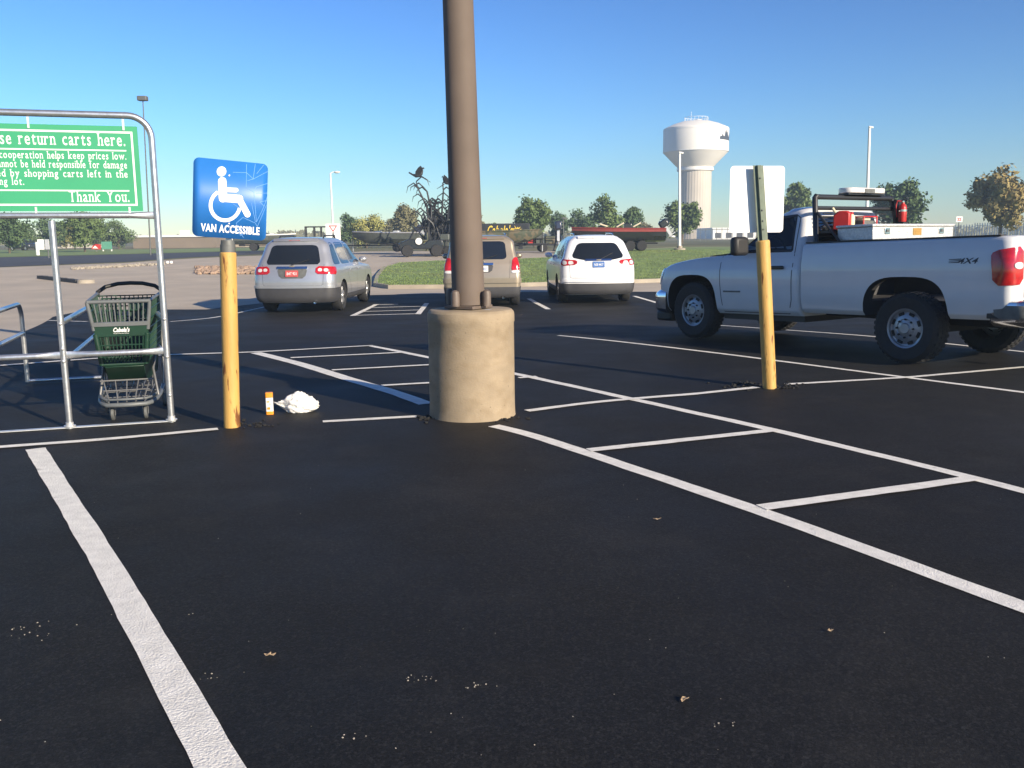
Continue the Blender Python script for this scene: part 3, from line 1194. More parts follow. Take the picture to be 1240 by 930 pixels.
# rear gate
lattice(mb, Vector((-RW * .9, yr - .06, ZB + .05)), Vector((RW * .9, yr - .06, ZB + .05)), Vector((-RW, yr, ZT)), Vector((RW, yr, ZT)), 14, 5, .010, .012)
solid(mb, Vector((-RW * .9, yr - .075, ZB + .05)), Vector((RW * .9, yr - .075, ZB + .05)), Vector((RW, yr - .03, ZM + .02)), Vector((-RW, yr - .03, ZM + .02)), .006)
for s in (-1, 1):
    solid(mb, P(ZB, s * .97) + Vector((0, .03, 0)), Vector((RW * .87 * s, yr - .08, ZB + .05)), Vector((RW * .97 * s, yr - .03, ZM + .02)), P(ZM, s * .97) + Vector((0, .03, 0)), .005)
bk = mb.build('basket', M['cart_green'], t, smooth=50)
mb = MB()
solid(mb, P(ZM - .055, -1.03), P(ZM - .055, 1.03), P(ZM + .035, 1.03), P(ZM + .035, -1.03), .012)
for s in (-1, 1):
    mb.tube([P(ZB - .01, s), P(ZM - .03, s)], .022, 10)
mb.tube([P(ZB - .005, -1), P(ZB - .005, 1)], .016, 10)
mb.build('nose_plaque', M['cart_green'], bk, bevel=.004)
mb = MB()
pp = P(ZM - .03, 0) + Vector((0, -.0165, .012))
text(mb, "Cabela's", pp, (1, 0, 0), (0, -.11, .99), width=.125, height=.04, bold=.03, shear=.22, align='c')
text(mb, "World's Foremost Outfitter", pp + Vector((0, .0018, -.014)), (1, 0, 0), (0, -.11, .99), width=.12, height=.008, align='c')
mb.build('lettering', M['white2'], bk, smooth=0)
mb = MB()
for z in (ZT, ):
    mb.tube([P(z, -1.05), P(z, 1.05)], .016, 10)
    for s in (-1, 1):
        mb.tube([P(z, 1.05 * s), Vector((RW * 1.02 * s, yr + .03, z + .02))], .014, 10)
solid(mb, P(ZM + .035, -1.05), P(ZM + .035, 1.05), P(ZM + .068, 1.05), P(ZM + .068, -1.05), .02)
for s in (-1, 1):
    mb.tube([P(ZM, 1.03 * s), P(ZT, 1.05 * s)], .016, 10)
lattice(mb, P(ZM + .06, -1), P(ZM + .06, 1), P(ZT, -1), P(ZT, 1), 12, 1, .011, .01)
mb.build('rim', M['cart_grey'], t, smooth=50)
mb = MB()
hp = [Vector((-RW - .005, yr + .03, ZT - .02)), Vector((-RW - .01, yr + .10, ZT + .03)), Vector((-RW * .8, yr + .15, ZT + .075)), Vector((-RW * .4, yr + .16, ZT + .10)), Vector((0, yr + .16, ZT + .105))]
hp += [Vector((-p.x, p.y, p.z)) for p in reversed(hp[:-1])]
mb.tube(hp, .018, 12)
mb.build('handle', M['black'], t, smooth=50)
mb = MB()
# child seat back flap hanging inside
lattice(mb, Vector((-RW * .8, yr - .14, ZM)), Vector((RW * .8, yr - .14, ZM)), Vector((-RW * .85, yr - .10, ZT - .02)), Vector((RW * .85, yr - .10, ZT - .02)), 12, 2, .014, .014)
solid(mb, Vector((.0, yr - .10, ZM + .03)), Vector((RW * .8, yr - .10, ZM + .03)), Vector((RW * .85, yr - .07, ZT - .03)), Vector((.0, yr - .07, ZT - .03)), .008)
mb.build('child_seat', M['cart_green'], t, smooth=50)
# sloped hopper under the basket floor
mb = MB()
solid(mb, Vector((-.15, -.16, .315)), Vector((.15, -.16, .315)), P(ZB - .02, .9), P(ZB - .02, -.9), .01)
solid(mb, Vector((-.15, -.16, .315)), Vector((-.2, .35, .33)), Vector((.2, .35, .33)), Vector((.15, -.16, .315)), .01)
for s in (-1, 1):
    solid(mb, Vector((.15 * s, -.16, .315)), P(ZB - .02, .9 * s), Vector((.22 * s, .35, .50)), Vector((.2 * s, .35, .33)), .008)
mb.build('bottom_tray', M['cart_green'], t, bevel=.004)
# chassis: bumper loop, lower rack, legs
mb = MB()
loop = [Vector((-.245, .30, .19)), Vector((-.24, -.10, .17)), Vector((-.225, -.26, .16)), Vector((-.19, -.38, .148)), Vector((-.15, -.43, .145)), Vector((0, -.445, .145))]
loop += [Vector((-p.x, p.y, p.z)) for p in reversed(loop[:-1])]
mb.tube(loop, .019, 12)
mb.tube([p + Vector((0, .012, .045)) for p in loop[2:-2]], .010, 10)
mb.build('bumper', M['cart_grey'], t, smooth=50)
mb = MB()
for x in (-.14, -.07, 0, .07, .14):
    mb.tube([Vector((x, -.43, .17)), Vector((x * 1.2, -.36, .19)), Vector((x * 1.35, .30, .24))], .0055, 6)
    mb.tube([Vector((x * 1.2, .05, .21)), Vector((x * 1.25, .20, .36))], .005, 6)
for y in (-.30, -.1, .1, .28):
    mb.tube([Vector((-.21, y, .19 + (y + .3) * .08)), Vector((.21, y, .19 + (y + .3) * .08))], .005, 6)
for s in (-1, 1):
    mb.tube([Vector((.235 * s, -.2, .17)), Vector((.20 * s, -.12, .40)), Vector((.215 * s, .1, .52))], .011, 8)
    mb.tube([Vector((.245 * s, .30, .19)), Vector((.255 * s, .36, .5)), Vector((RW * s, yr + .02, ZT))], .013, 8)
    mb.tube([Vector((.245 * s, .30, .19)), Vector((.245 * s, .02, .18))], .011, 8)
for x in (-.16, -.08, 0, .08, .16):
    mb.tube([Vector((x * .85, -.435, .19)), Vector((x * 1.15, -.30, .335))], .0055, 6)
mb.tube([Vector((-.21, -.30, .335)), Vector((.21, -.30, .335))], .008, 8)
mb.tube([Vector((-.18, -.37, .26)), Vector((.18, -.37, .26))], .0055, 8)
mb.box((.09, -.13, .335), (.045, .04, .05))
mb.build('chassis', M['cart_steel'], t, smooth=50)
for (x, y) in ((-.125, -.36), (.135, -.36), (-.245, .27), (.25, .27)):
    mb = MB()
    mb.tube([Vector((x, y, .15)), Vector((x, y, .115))], .012, 8)
    for s in (-1, 1):
        mb.box((x + .021 * s, y + .012, .085), (.004, .04, .075))
    cst = mb.build('caster', M['cart_steel'], t)
    mb = MB()
    mb.lathe([(0, -.012), (.02, -.014), (.056, -.014), (.062, -.008), (.062, .008), (.056, .014), (.02, .014), (0, .012)], 22, (x, y + .016, .062), 'x')
    mb.build('wheel', M['dsteel'], cst, smooth=40)

# ------------------------------------------------------------------ litter by the bollard
q = G(327, 502.5)
t = empty('drink_carton', q, R(12), 'slim orange and white carton standing beside the white plastic bag', 'carton')
mb = MB()
mb.prism(round_poly(.062, .05, .012, 5), .118, (0, 0, .036), ((1, 0, 0), (0, 1, 0), (0, 0, 1)))
mb.build('label', M['white2'], t, smooth=40)
mb = MB()
mb.prism(round_poly(.064, .052, .012, 5), .036, (0, 0, 0), ((1, 0, 0), (0, 1, 0), (0, 0, 1)))
mb.build('base', M['orange'], t, smooth=40, bevel=.003)
mb = MB()
mb.prism(round_poly(.064, .052, .012, 5), .045, (0, 0, .154), ((1, 0, 0), (0, 1, 0), (0, 0, 1)))
mb.build('top', M['orange'], t, smooth=40, bevel=.004)
for i, (x, z, wd, hh) in enumerate(((-.008, .12, .022, .012), (.006, .10, .02, .006), (-.006, .062, .026, .022))):
    mb = MB()
    mb.box((x, -.0262, z), (wd, .0012, hh))
    mb.build('print', M['orange'], t, smooth=0)
q = G(359, 502)
mb = MB()
NU, NV = 64, 28
vs, fs = [], []
for i in range(NV + 1):
    th = PI * i / NV
    for j in range(NU):
        ph = 2 * PI * j / NU
        d = Vector((math.sin(th) * math.cos(ph), math.sin(th) * math.sin(ph), math.cos(th)))
        x = d.x * .185 + .01
        y = d.y * .10
        z = d.z
        hgt = .072 + .05 * math.exp(-((x - .0) / .10) ** 2)
        zz = .065 + z * hgt
        # neck pulled out to the left
        if d.x < -.55:
            k = (-.55 - d.x) / .45
            x -= .045 * k
            y *= (1 - .75 * k)
            zz = zz * (1 - .6 * k) + .105 * .6 * k
        n1 = mnoise.noise(d * 2.1 + Vector((3, 1, 2)))
        n2 = abs(mnoise.noise(Vector((d.x * 3.4 + d.z * 2.2, d.y * 2, d.z * 5 - d.x * 2.5))))
        n3 = abs(mnoise.noise(d * 9.))
        n4 = abs(mnoise.noise(Vector((d.x * 6 + d.z * 3, d.y * 4 + 7, d.z * 8 - d.x * 4))))
        s = 1 + .12 * n1 - .22 * n2 - .06 * n3 - .10 * n4
        fold = -.02 * math.exp(-((zz - (.085 - .35 * (x + .08))) / .008) ** 2) if d.y < 0 and x > -.1 else 0
        vs.append(Vector((x * s, y * s - fold, max(.003, zz * s))))
for i in range(NV):
    for j in range(NU):
        a, b = i * NU + j, i * NU + (j + 1) % NU
        fs.append((a, a + NU, b + NU, b))
mb.add(vs, fs)
o = mb.build('plastic_bag', M['bag'], smooth=70, loc=q + Vector((0, .09, .008)))
tag(o, 'crumpled white plastic bag lying on the asphalt near the yellow post', 'bag')
# ------------------------------------------------------------------ vehicles: a lofted body with conforming panels
def pchip(xs, ys, x):
    n = len(xs)
    if x <= xs[0]:
        return ys[0]
    if x >= xs[-1]:
        return ys[-1]
    h = [xs[i + 1] - xs[i] for i in range(n - 1)]
    d = [(ys[i + 1] - ys[i]) / h[i] for i in range(n - 1)]
    m = [d[0]] + [0 if d[i - 1] * d[i] <= 0 else 2 * d[i - 1] * d[i] / (d[i - 1] + d[i]) for i in range(1, n - 1)] + [d[-1]]
    for i in range(n - 1):
        if x <= xs[i + 1]:
            t = (x - xs[i]) / h[i]
            return (ys[i] * (1 + 2 * t) * (1 - t) ** 2 + m[i] * h[i] * t * (1 - t) ** 2 + ys[i + 1] * t * t * (3 - 2 * t) + m[i + 1] * h[i] * t * t * (t - 1))
    return ys[-1]


class Body:
    """Slices (z, x_rear, x_front, half width, rear corner radius, front corner radius, rear bow, front bow)."""

    def __init__(s, sl, taper=.035):
        s.sl = sl
        s.zs = [a[0] for a in sl]
        s.taper = taper
        s.cache = {}

    def par(s, z):
        return [pchip(s.zs, [a[i] for a in s.sl], z) for i in range(1, 8)]

    def outline(s, z):
        k = round(z, 4)
        if k in s.cache:
            return s.cache[k]
        xr, xf, hw, rr, rf, br, bf = s.par(z)
        NR, NC, NS = 8, 8, 46
        xm, hl = (xr + xf) / 2, (xf - xr) / 2
        side = lambda x: hw * (1 - s.taper * abs((x - xm) / hl) ** 3)
        ye_r, ye_f = side(xr + br + rr), side(xf - bf - rf)
        P = []
        for i in range(NR):
            y = (ye_r - rr) * i / NR
            P.append((xr + br * (y / (ye_r - rr)) ** 2, y))
        for i in range(NC):
            a = PI / 2 * i / NC
            P.append((xr + br + rr - rr * math.cos(a), ye_r - rr + rr * math.sin(a)))
        xa, xb = xr + br + rr, xf - bf - rf
        for i in range(NS + 1):
            x = xa + (xb - xa) * i / NS
            P.append((x, side(x)))
        for i in range(1, NC + 1):
            a = PI / 2 * i / NC
            P.append((xf - bf - rf + rf * math.sin(a), ye_f - rf + rf * math.cos(a)))
        for i in range(1, NR + 1):
            y = (ye_f - rf) * (1 - i / NR)
            P.append((xf - bf * (y / (ye_f - rf)) ** 2, y))
        cum = [0.]
        for i in range(1, len(P)):
            cum.append(cum[-1] + math.hypot(P[i][0] - P[i - 1][0], P[i][1] - P[i - 1][1]))
        s.cache[k] = (P, cum)
        return P, cum

    def at(s, u, z):
        """Point at arc length u from the rear centre (u > 0: left side) and height z."""
        P, cum = s.outline(z)
        a = min(abs(u), cum[-1] - 1e-6)
        lo, hi = 0, len(cum) - 1
        while hi - lo > 1:
            m = (lo + hi) // 2
            if cum[m] <= a:
                lo = m
            else:
                hi = m
        t = (a - cum[lo]) / max(1e-9, cum[hi] - cum[lo])
        x = P[lo][0] + (P[hi][0] - P[lo][0]) * t
        y = P[lo][1] + (P[hi][1] - P[lo][1]) * t
        return Vector((x, y if u >= 0 else -y, z))

    def normal(s, u, z):
        e = .012
        du = s.at(u + e, z) - s.at(u - e, z)
        dz = s.at(u, z + e) - s.at(u, z - e)
        n = dz.cross(du) if True else None
        n = n.normalized()
        c = s.at(u, z)
        mid = Vector(((s.par(z)[0] + s.par(z)[1]) / 2, 0, z))
        out = c - mid
        out.x *= .35
        if n.dot(out) < 0:
            n = -n
        return n

    def ux(s, x, z, sgn=1):
        """Arc length where the flank stands at x."""
        P, cum = s.outline(z)
        k0 = 12
        for i in range(k0, len(P) - 1):
            if P[i][0] <= x <= P[i + 1][0]:
                t = (x - P[i][0]) / max(1e-9, P[i + 1][0] - P[i][0])
                return sgn * (cum[i] + (cum[i + 1] - cum[i]) * t)
        return sgn * (cum[-9] if x > P[-9][0] else cum[12])

    def mesh(s, name, m, parent, nz=46, smooth=42):
        z0, z1 = s.zs[0], s.zs[-1]
        zs = sorted(set([z0 + (z1 - z0) * i / nz for i in range(nz + 1)] + list(s.zs)))
        vs, fs = [], []
        rows = []
        for z in zs:
            P, _ = s.outline(z)
            ring = [(p[0], p[1], z) for p in P] + [(p[0], -p[1], z) for p in reversed(P[1:-1])]
            rows.append(len(vs))
            vs += ring
        n = len(vs) // len(zs)
        for r in range(len(zs) - 1):
            for j in range(n):
                fs.append((rows[r] + j, rows[r] + (j + 1) % n, rows[r + 1] + (j + 1) % n, rows[r + 1] + j))
        fs.append(tuple(range(n))[::-1])
        fs.append(tuple(rows[-1] + j for j in range(n)))
        mb = MB()
        mb.add(vs, fs)
        return mb.build(name, m, parent, smooth=smooth)

    def patch(s, name, poly, m, parent, off=.006, rnd=2, side=None, rings=5, step=.07, smooth=50, depth=.02):
        """A panel lying on the body. poly in (u, z), or (x, z) on a flank when side is +1 / -1."""
        pl = [Vector(p) for p in poly]
        # cut the corners round
        for _ in range(rnd):
            q = []
            for i in range(len(pl)):
                a, b = pl[i], pl[(i + 1) % len(pl)]
                L = (b - a).length
                k = min(.25, .06 / max(L, 1e-6)) if _ == 0 else .25 if L < .2 else .06
                q += [a.lerp(b, k), a.lerp(b, 1 - k)]
            pl = q
        out = []
        for i in range(len(pl)):
            a, b = pl[i], pl[(i + 1) % len(pl)]
            k = max(1, int((b - a).length / step))
            out += [a.lerp(b, j / k) for j in range(k)]
        c = sum(out, Vector((0, 0))) / len(out)
        n = len(out)

        def S(p, o):
            u = s.ux(p.x, p.y, side) if side else p.x
            return s.at(u, p.y) + s.normal(u, p.y) * o
        vs, fs = [], []
        for k in range(rings):
            t = 1 - k / rings
            vs += [S(c + (p - c) * t, off) for p in out]
        vs.append(S(c, off))
        for k in range(rings - 1):
            for j in range(n):
                fs.append((k * n + j, k * n + (j + 1) % n, (k + 1) * n + (j + 1) % n, (k + 1) * n + j))
        for j in range(n):
            fs.append(((rings - 1) * n + j, (rings - 1) * n + (j + 1) % n, len(vs) - 1))
        b0 = len(vs)
        vs += [S(p, -depth) for p in out]
        for j in range(n):
            fs.append((b0 + j, b0 + (j + 1) % n, (j + 1) % n, j))
        mb = MB()
        mb.add(vs, fs)
        o = mb.build(name, m, parent, smooth=smooth)
        return o

    def band(s, name, u0, u1, zlo, zhi, m, parent, off=.008, nu=60, nzz=5, depth=.02):
        """A wrap-round panel between heights (functions of u or numbers)."""
        f0 = zlo if callable(zlo) else (lambda u: zlo)
        f1 = zhi if callable(zhi) else (lambda u: zhi)
        vs, fs = [], []
        for i in range(nu + 1):
            u = u0 + (u1 - u0) * i / nu
            a, b = f0(u), f1(u)
            col = [(-depth, a)] + [(off, a + (b - a) * k / nzz) for k in range(nzz + 1)] + [(-depth, b)]
            for o_, z in col:
                vs.append(s.at(u, z) + s.normal(u, z) * o_)
        n = nzz + 3
        for i in range(nu):
            for k in range(n - 1):
                fs.append((i * n + k, (i + 1) * n + k, (i + 1) * n + k + 1, i * n + k + 1))
        fs += [tuple(range(n)), tuple(nu * n + k for k in range(n))[::-1]]
        mb = MB()
        mb.add(vs, fs)
        return mb.build(name, m, parent, smooth=40)

    def seam(s, mb, pts, side=None, wd=.008, off=.0025):
        """A panel gap drawn as a thin ribbon on the body."""
        pl = []
        for i in range(len(pts) - 1):
            a, b = Vector(pts[i]), Vector(pts[i + 1])
            k = max(1, int((b - a).length / .08))
            pl += [a.lerp(b, j / k) for j in range(k)]
        pl.append(Vector(pts[-1]))
        vs = []
        for i, p in enumerate(pl):
            t = (pl[min(i + 1, len(pl) - 1)] - pl[max(i - 1, 0)]).normalized()
            n = Vector((-t.y, t.x)) * wd / 2
            for q in (p + n, p - n):
                u = s.ux(q.x, q.y, side) if side else q.x
                vs.append(s.at(u, q.y) + s.normal(u, q.y) * off)
        mb.add(vs, [(2 * i, 2 * i + 1, 2 * i + 3, 2 * i + 2) for i in range(len(pl) - 1)])


def wheel(parent, x, y, side, rad, wd, kind, rimr):
    """Tyre, rim and hub; side +1 faces left (+y)."""
    c = Vector((x, y, rad))
    hub = MB()
    hub.lathe([(0, .018), (.055, .018), (.065, .0), (.13, -.02), (.13, -.08), (0, -.08)], 20, c, 'y')
    if side < 0:
        hub.v = [Vector((v.x, 2 * y - v.y, v.z)) for v in hub.v]
    h = hub.build('wheel', M['steelwheel'] if kind == 'steel' else M['alloy'], parent)
    t = MB()
    prof = [(rimr, -wd / 2 + .01), (rimr + .02, -wd / 2), (rad - .05, -wd / 2 - .006), (rad - .012, -wd / 2 + .025), (rad, -wd / 2 + .06), (rad, wd / 2 - .06),
            (rad - .012, wd / 2 - .025), (rad - .05, wd / 2 + .006), (rimr + .02, wd / 2), (rimr, wd / 2 - .01)]
    t.lathe(prof + [prof[0]], 48, c - Vector((0, side * (wd / 2 - .02), 0)), 'y', cap=False)
    if kind == 'steel':
        for i in range(40):      # tread blocks
            a = 2 * PI * i / 40
            for k, yy in enumerate((-.075, 0, .075)):
                aa = a + k * .05
                q = c - Vector((0, side * (wd / 2 - .02) - yy, 0)) + Vector((math.cos(aa) * (rad - .001), 0, math.sin(aa) * (rad - .001)))
                t.box(q, (.014, .06, .038), Matrix.Rotation(-aa, 3, 'Y'))
    t.build('tyre', M['rubber'], h, smooth=40)
    r = MB()
    sg = side
    yo = lambda d: d * sg
    if kind == 'steel':
        r.lathe([(rimr + .008, yo(-.005)), (rimr - .005, yo(.008)), (rimr - .022, yo(.0)), (rimr - .03, yo(-.03)), (rimr * .80, yo(-.035)), (rimr * .62, yo(-.012)), (rimr * .48, yo(-.004)), (rimr * .40, yo(-.02)), (.07, yo(-.02))], 40, c, 'y', cap=False)
        r.build('rim', M['steelwheel'], h, smooth=30)
        d = MB()
        for i in range(8):
            a = 2 * PI * (i + .5) / 8
            q = c + Vector((math.cos(a) * rimr * .74, yo(-.018), math.sin(a) * rimr * .74))
            d.box(q, (.035, .012, .068), Matrix.Rotation(-a, 3, 'Y'))
        for i in range(8):
            a = 2 * PI * i / 8
            q = c + Vector((math.cos(a) * .105, 0, math.sin(a) * .105))
            d.box(q, (.02, .03, .02), Matrix.Rotation(-a, 3, 'Y'))
        d.build('rim_opening', M['under'], h, smooth=0, bevel=.004)
    else:
        r.lathe([(rimr + .008, yo(-.005)), (rimr - .004, yo(.006)), (rimr - .022, yo(-.008)), (rimr - .03, yo(-.06)), (.06, yo(-.075))], 40, c, 'y', cap=False)
        r.build('rim', M['under'], h, smooth=30)
        sp = MB()
        for i in range(6):
            a = 2 * PI * i / 6 + .3
            rm = Matrix.Rotation(-a, 3, 'Y')
            pts = [(.05, -.045), (.05, .045), (rimr - .015, .062), (rimr - .012, -.062)]
            pl = [(p[0], p[1]) for p in pts]
            A, B = rm @ Vector((1, 0, 0)), rm @ Vector((0, 0, 1))
            sp.prism(pl, .022, c + Vector((0, yo(-.024) if sg > 0 else yo(-.002) - .0, 0)), (tuple(A), tuple(B), (0, 1, 0)))
        sp.build('spoke', M['alloy'], h, smooth=30, bevel=.006)
    return h


def arch_cutters(xs, rad, y_in=.62, zc=.36):
    out = []
    for x in xs:
        for s in (-1, 1):
            mb = MB()
            prof = [(0, 0), (rad, 0), (rad, .7), (0, .7)]
            mb.lathe([(rad, 0), (rad, .7)], 40, (x, s * y_in if s > 0 else -y_in - .7, zc), 'y')
            o = mb.build('cutter', M['under'], None, smooth=0)
            out.append(o)
    return out


def suv(loc, rz, name, label, paint, spec):
    """A large family SUV seen from behind. x forward, rear axle at x = 0."""
    t = empty(name, loc, rz, label, 'car')
    wb, xr, xf, hw, H = spec['wb'], spec['xr'], spec['xf'], spec['hw'], spec['h']
    belt = spec.get('belt', 1.10)
    sq = spec.get('square', 0.)          # boxier rear
    rk_ = spec.get('rake', .30)
    tw = spec.get('top', .70)
    bo = spec.get('bow', .06)
    rr0 = spec.get('rr', .17)
    sl = [(.25, xr + .10, xf - .14, hw - .10, rr0, .3, bo, .15),
          (.33, xr + .02, xf - .05, hw - .04, rr0, .3, bo, .18),
          (.50, xr, xf - .01, hw - .01, rr0, .3, bo, .2),
          (.72, xr, xf, hw, rr0, .3, bo, .2),
          (.90, xr + .025, xf - .05, hw - .003, rr0, .32, bo, .22),
          (belt - .10, xr + .05, xf - .22, hw - .012, rr0, .32, bo, .24),
          (belt - .04, xr + .065, wb + .25, hw - .03, rr0, .25, bo, .24),
          (belt, xr + .08, wb - .28, hw - .055, rr0, .22, bo, .22),
          (belt + .10, xr + .08 + rk_ * .16, wb - .50, hw - .10 + sq * .02, rr0 * .85, .2, bo, .2),
          (belt + .30, xr + .08 + rk_ * .52, wb - .92, hw - .17 + sq * .05, rr0 * .8, .18, bo, .18),
          (H - .17, xr + .08 + rk_ * .85, wb - 1.28, hw - (hw - tw) * .72 + sq * .03, rr0 * .75, .16, bo, .16),
          (H - .09, xr + .08 + rk_ * 1.0, wb - 1.42, tw, rr0 * .75, .16, bo, .16),
          (H - .045, xr + .12 + rk_ * 1.05, wb - 1.52, tw - .06, rr0 * .8, .16, bo, .16),
          (H - .018, xr + .24 + rk_ * 1.1, wb - 1.68, tw - .17, rr0 * .9, .16, bo, .16),
          (H, xr + .62 + rk_ * 1.1, wb - 2.0, tw - .42, .12, .12, .04, .05)]
    B = Body(sl)
    b = B.mesh('body', paint, t)
    cut(b, arch_cutters((0, wb), .415))
    zt = H - .13
    # rear window
    ww, wt = spec['win']
    B.patch('rear_window', [(-ww, spec['wz'][0]), (-ww * .5, spec['wz'][0] - spec.get('wdip', 0)), (ww * .5, spec['wz'][0] - spec.get('wdip', 0)), (ww, spec['wz'][0]), (wt, spec['wz'][1]), (-wt, spec['wz'][1])], M['tint'], t, rnd=2)
    # wiper
    mb = MB()
    a = B.at(.02, spec['wz'][0] - spec.get('wdip', 0) - .02) + B.normal(.02, spec['wz'][0]) * .02
    c = B.at(-.38, spec['wz'][0] + .10) + B.normal(-.38, spec['wz'][0] + .1) * .02
    mb.tube([a, c], .008, 6)
    mb.build('wiper', M['black'], t)
    # spoiler over the glass
    B.band('spoiler', -wt * .98, wt * .98, H - .115, H - .06, paint, t, off=.035, nu=24, depth=.05)
    mb = MB()
    pa = B.at(0, H - .085)
    mb.box(pa + Vector((-.037, 0, 0)), (.01, .26, .018))
    mb.build('brake_light', M['red'], t)
    # flank glass and pillars
    for s in (-1, 1):
        for (x0, x1, x2, x3, z0) in spec['side']:
            B.patch('side_window', [(x0, belt + .035), (x1, belt + .035 + z0), (x2, zt - z0 * .5), (x3, zt - .005)], M['tint'], t, side=s, rnd=2, off=.004)
        xa, xb = .62, wb - .52
        mb = MB()
        B.seam(mb, [(xa - .12, belt + .02), (xa - .10, .85), (xa + .18, .55), (xa + .25, .40)], s)
        mb.build('panel_gap', M['seam'], t, smooth=0)
        mb = MB()
        B.seam(mb, [(1.55, belt + .3), (1.53, belt), (1.55, .40)], s)
        mb.build('panel_gap', M['seam'], t, smooth=0)
        mb = MB()
        B.seam(mb, [(xb + .10, belt - .02), (xb + .14, .40)], s)
        mb.build('panel_gap', M['seam'], t, smooth=0)
        for hx in (.78, 1.72):
            mb = MB()
            u = B.ux(hx, belt - .13, s)
            pnt = B.at(u, belt - .13) + B.normal(u, belt - .13) * .02
            mb.box(pnt, (.19, .022, .03))
            mb.build('door_handle', spec.get('handle', paint), t, bevel=.008)
        mb = MB()
        u = B.ux(wb - .78, belt + .07, s)
        pnt = B.at(u, belt + .07)
        mb.ball(pnt + Vector((0, s * .13, .03)), .1, 12, 0, 0, (.8, 1.1, .75))
        mb.box(pnt + Vector((0, s * .05, -.01)), (.06, .12, .03))
        mb.build('wing_mirror', M['black'] if spec.get('mirror') else paint, t)
        # roof rails
        mb = MB()
        ry = tw - .12
        mb.tube([Vector((xr + .65 + rk_, s * ry, H - .03)), Vector((xr + .75 + rk_, s * ry, H + .028)), Vector((wb - 1.9, s * (ry - .02), H + .035)), Vector((wb - 1.78, s * (ry - .02), H - .03))], .017, 8)
        mb.build('roof_rail', M['black2'] if spec.get('rail') else M['chrome'], t, smooth=60)
        # tail light
        B.patch('taillight', [(s * p[0], p[1]) for p in spec['tail']], M['red'], t, off=.014, rnd=1)
        if 'tailw' in spec:
            for pw in spec['tailw']:
                B.patch('reverse_lamp', [(s * p[0], p[1]) for p in pw], M['clearlens'], t, off=.019, rnd=1, depth=.01)
        # lower reflectors / exhaust
        if spec.get('exhaust', 0) in (s, 2):
            mb = MB()
            mb.tube([Vector((xr + .30, s * .52, .27)), Vector((xr + .03, s * .52, .27))], .04, 16, cap=False)
            mb.tube([Vector((xr + .10, s * .52, .27)), Vector((xr + .095, s * .52, .27))], .036, 16)
            mb.build('exhaust', M['chrome'], t)
    # dark lower bumper and sills
    uw = B.ux(-.43, .45, 1)
    B.band('rear_bumper', -uw, uw, lambda u: .27, spec['clad'], M['trim'], t, off=.014, nu=60)
    for s in (-1, 1):
        B.band('sill', s * B.ux(.44, .4, 1), s * B.ux(wb - .44, .4, 1), .27, .40, M['trim'], t, off=.016, nu=30)
    # tailgate gap, plate, handle strip
    mb = MB()
    gw = spec['gate']
    zb = spec['gz']
    B.seam(mb, [(-gw - .02, spec['wz'][0]), (-gw, zb + .03), (-gw + .04, zb), (gw - .04, zb), (gw, zb + .03), (gw + .02, spec['wz'][0])])
    mb.build('tailgate_gap', M['seam'], t, smooth=0)
    if 'crease' in spec:
        B.band('bumper_top', -spec['crease'][0], spec['crease'][0], spec['crease'][1], spec['crease'][2], paint, t, off=.03, nu=40)
    pz, ph, pw_ = spec['plate']
    B.patch('plate_recess', [(-pw_ * .95, pz - ph / 2), (pw_ * .95, pz - ph / 2), (pw_ * 1.15, pz + ph / 2), (-pw_ * 1.15, pz + ph / 2)], spec.get('recess', M['trim']), t, off=.004, rnd=1)
    if spec.get('strip'):
        B.band('chrome_strip', -pw_ * 1.12, pw_ * 1.12, pz + ph / 2 - .02, pz + ph / 2 + .03, spec['strip'], t, off=.025, nu=20)
    nn = B.normal(0, pz)
    pc_ = B.at(0, pz - .01) + nn * .014
    A_, U_ = Vector((0, -1, 0)), Vector((nn.z * -1 * -1, 0, -nn.x)).normalized()
    if U_.z < 0:
        U_ = -U_
    mb = MB()
    mb.prism(round_poly(.305, .152, .012, 3), .003, pc_, (tuple(A_), tuple(U_), tuple(nn)))
    pl = mb.build('number_plate', spec['platem'], t, smooth=0)
    mb = MB()
    text(mb, spec['ptxt'], pc_ + nn * .0045 - U_ * .035, A_, U_, width=.23, height=.065, bold=.01, align='c')
    mb.build('lettering', spec.get('pcol', M['white2']), pl, smooth=0)
    # badge
    mb = MB()
    bz = spec.get('badge', pz + ph / 2 + .03)
    mb.box(B.at(0, bz) + B.normal(0, bz) * .03, (.012, .12, .035))
    mb.build('badge', spec.get('badgem', M['gold']), t, bevel=.008)
    # underbody and wheels
    mb = MB()
    mb.box(((xf + xr) / 2, 0, .31), (xf - xr - .5, hw * 1.25, .16))
    mb.build('underbody', M['under'], t)
    for x in (0, wb):
        for s in (-1, 1):
            wheel(t, x, s * (hw - .055), s, .37, .25, 'alloy', .235)
    return t, B


def heading(front, rear):
    d = front - rear
    return math.atan2(d.y, d.x)


def place(rear_l, rear_r, wbx, hd):
    """Origin of a car from the ground points under its two rear tyres."""
    return (rear_l + rear_r) / 2


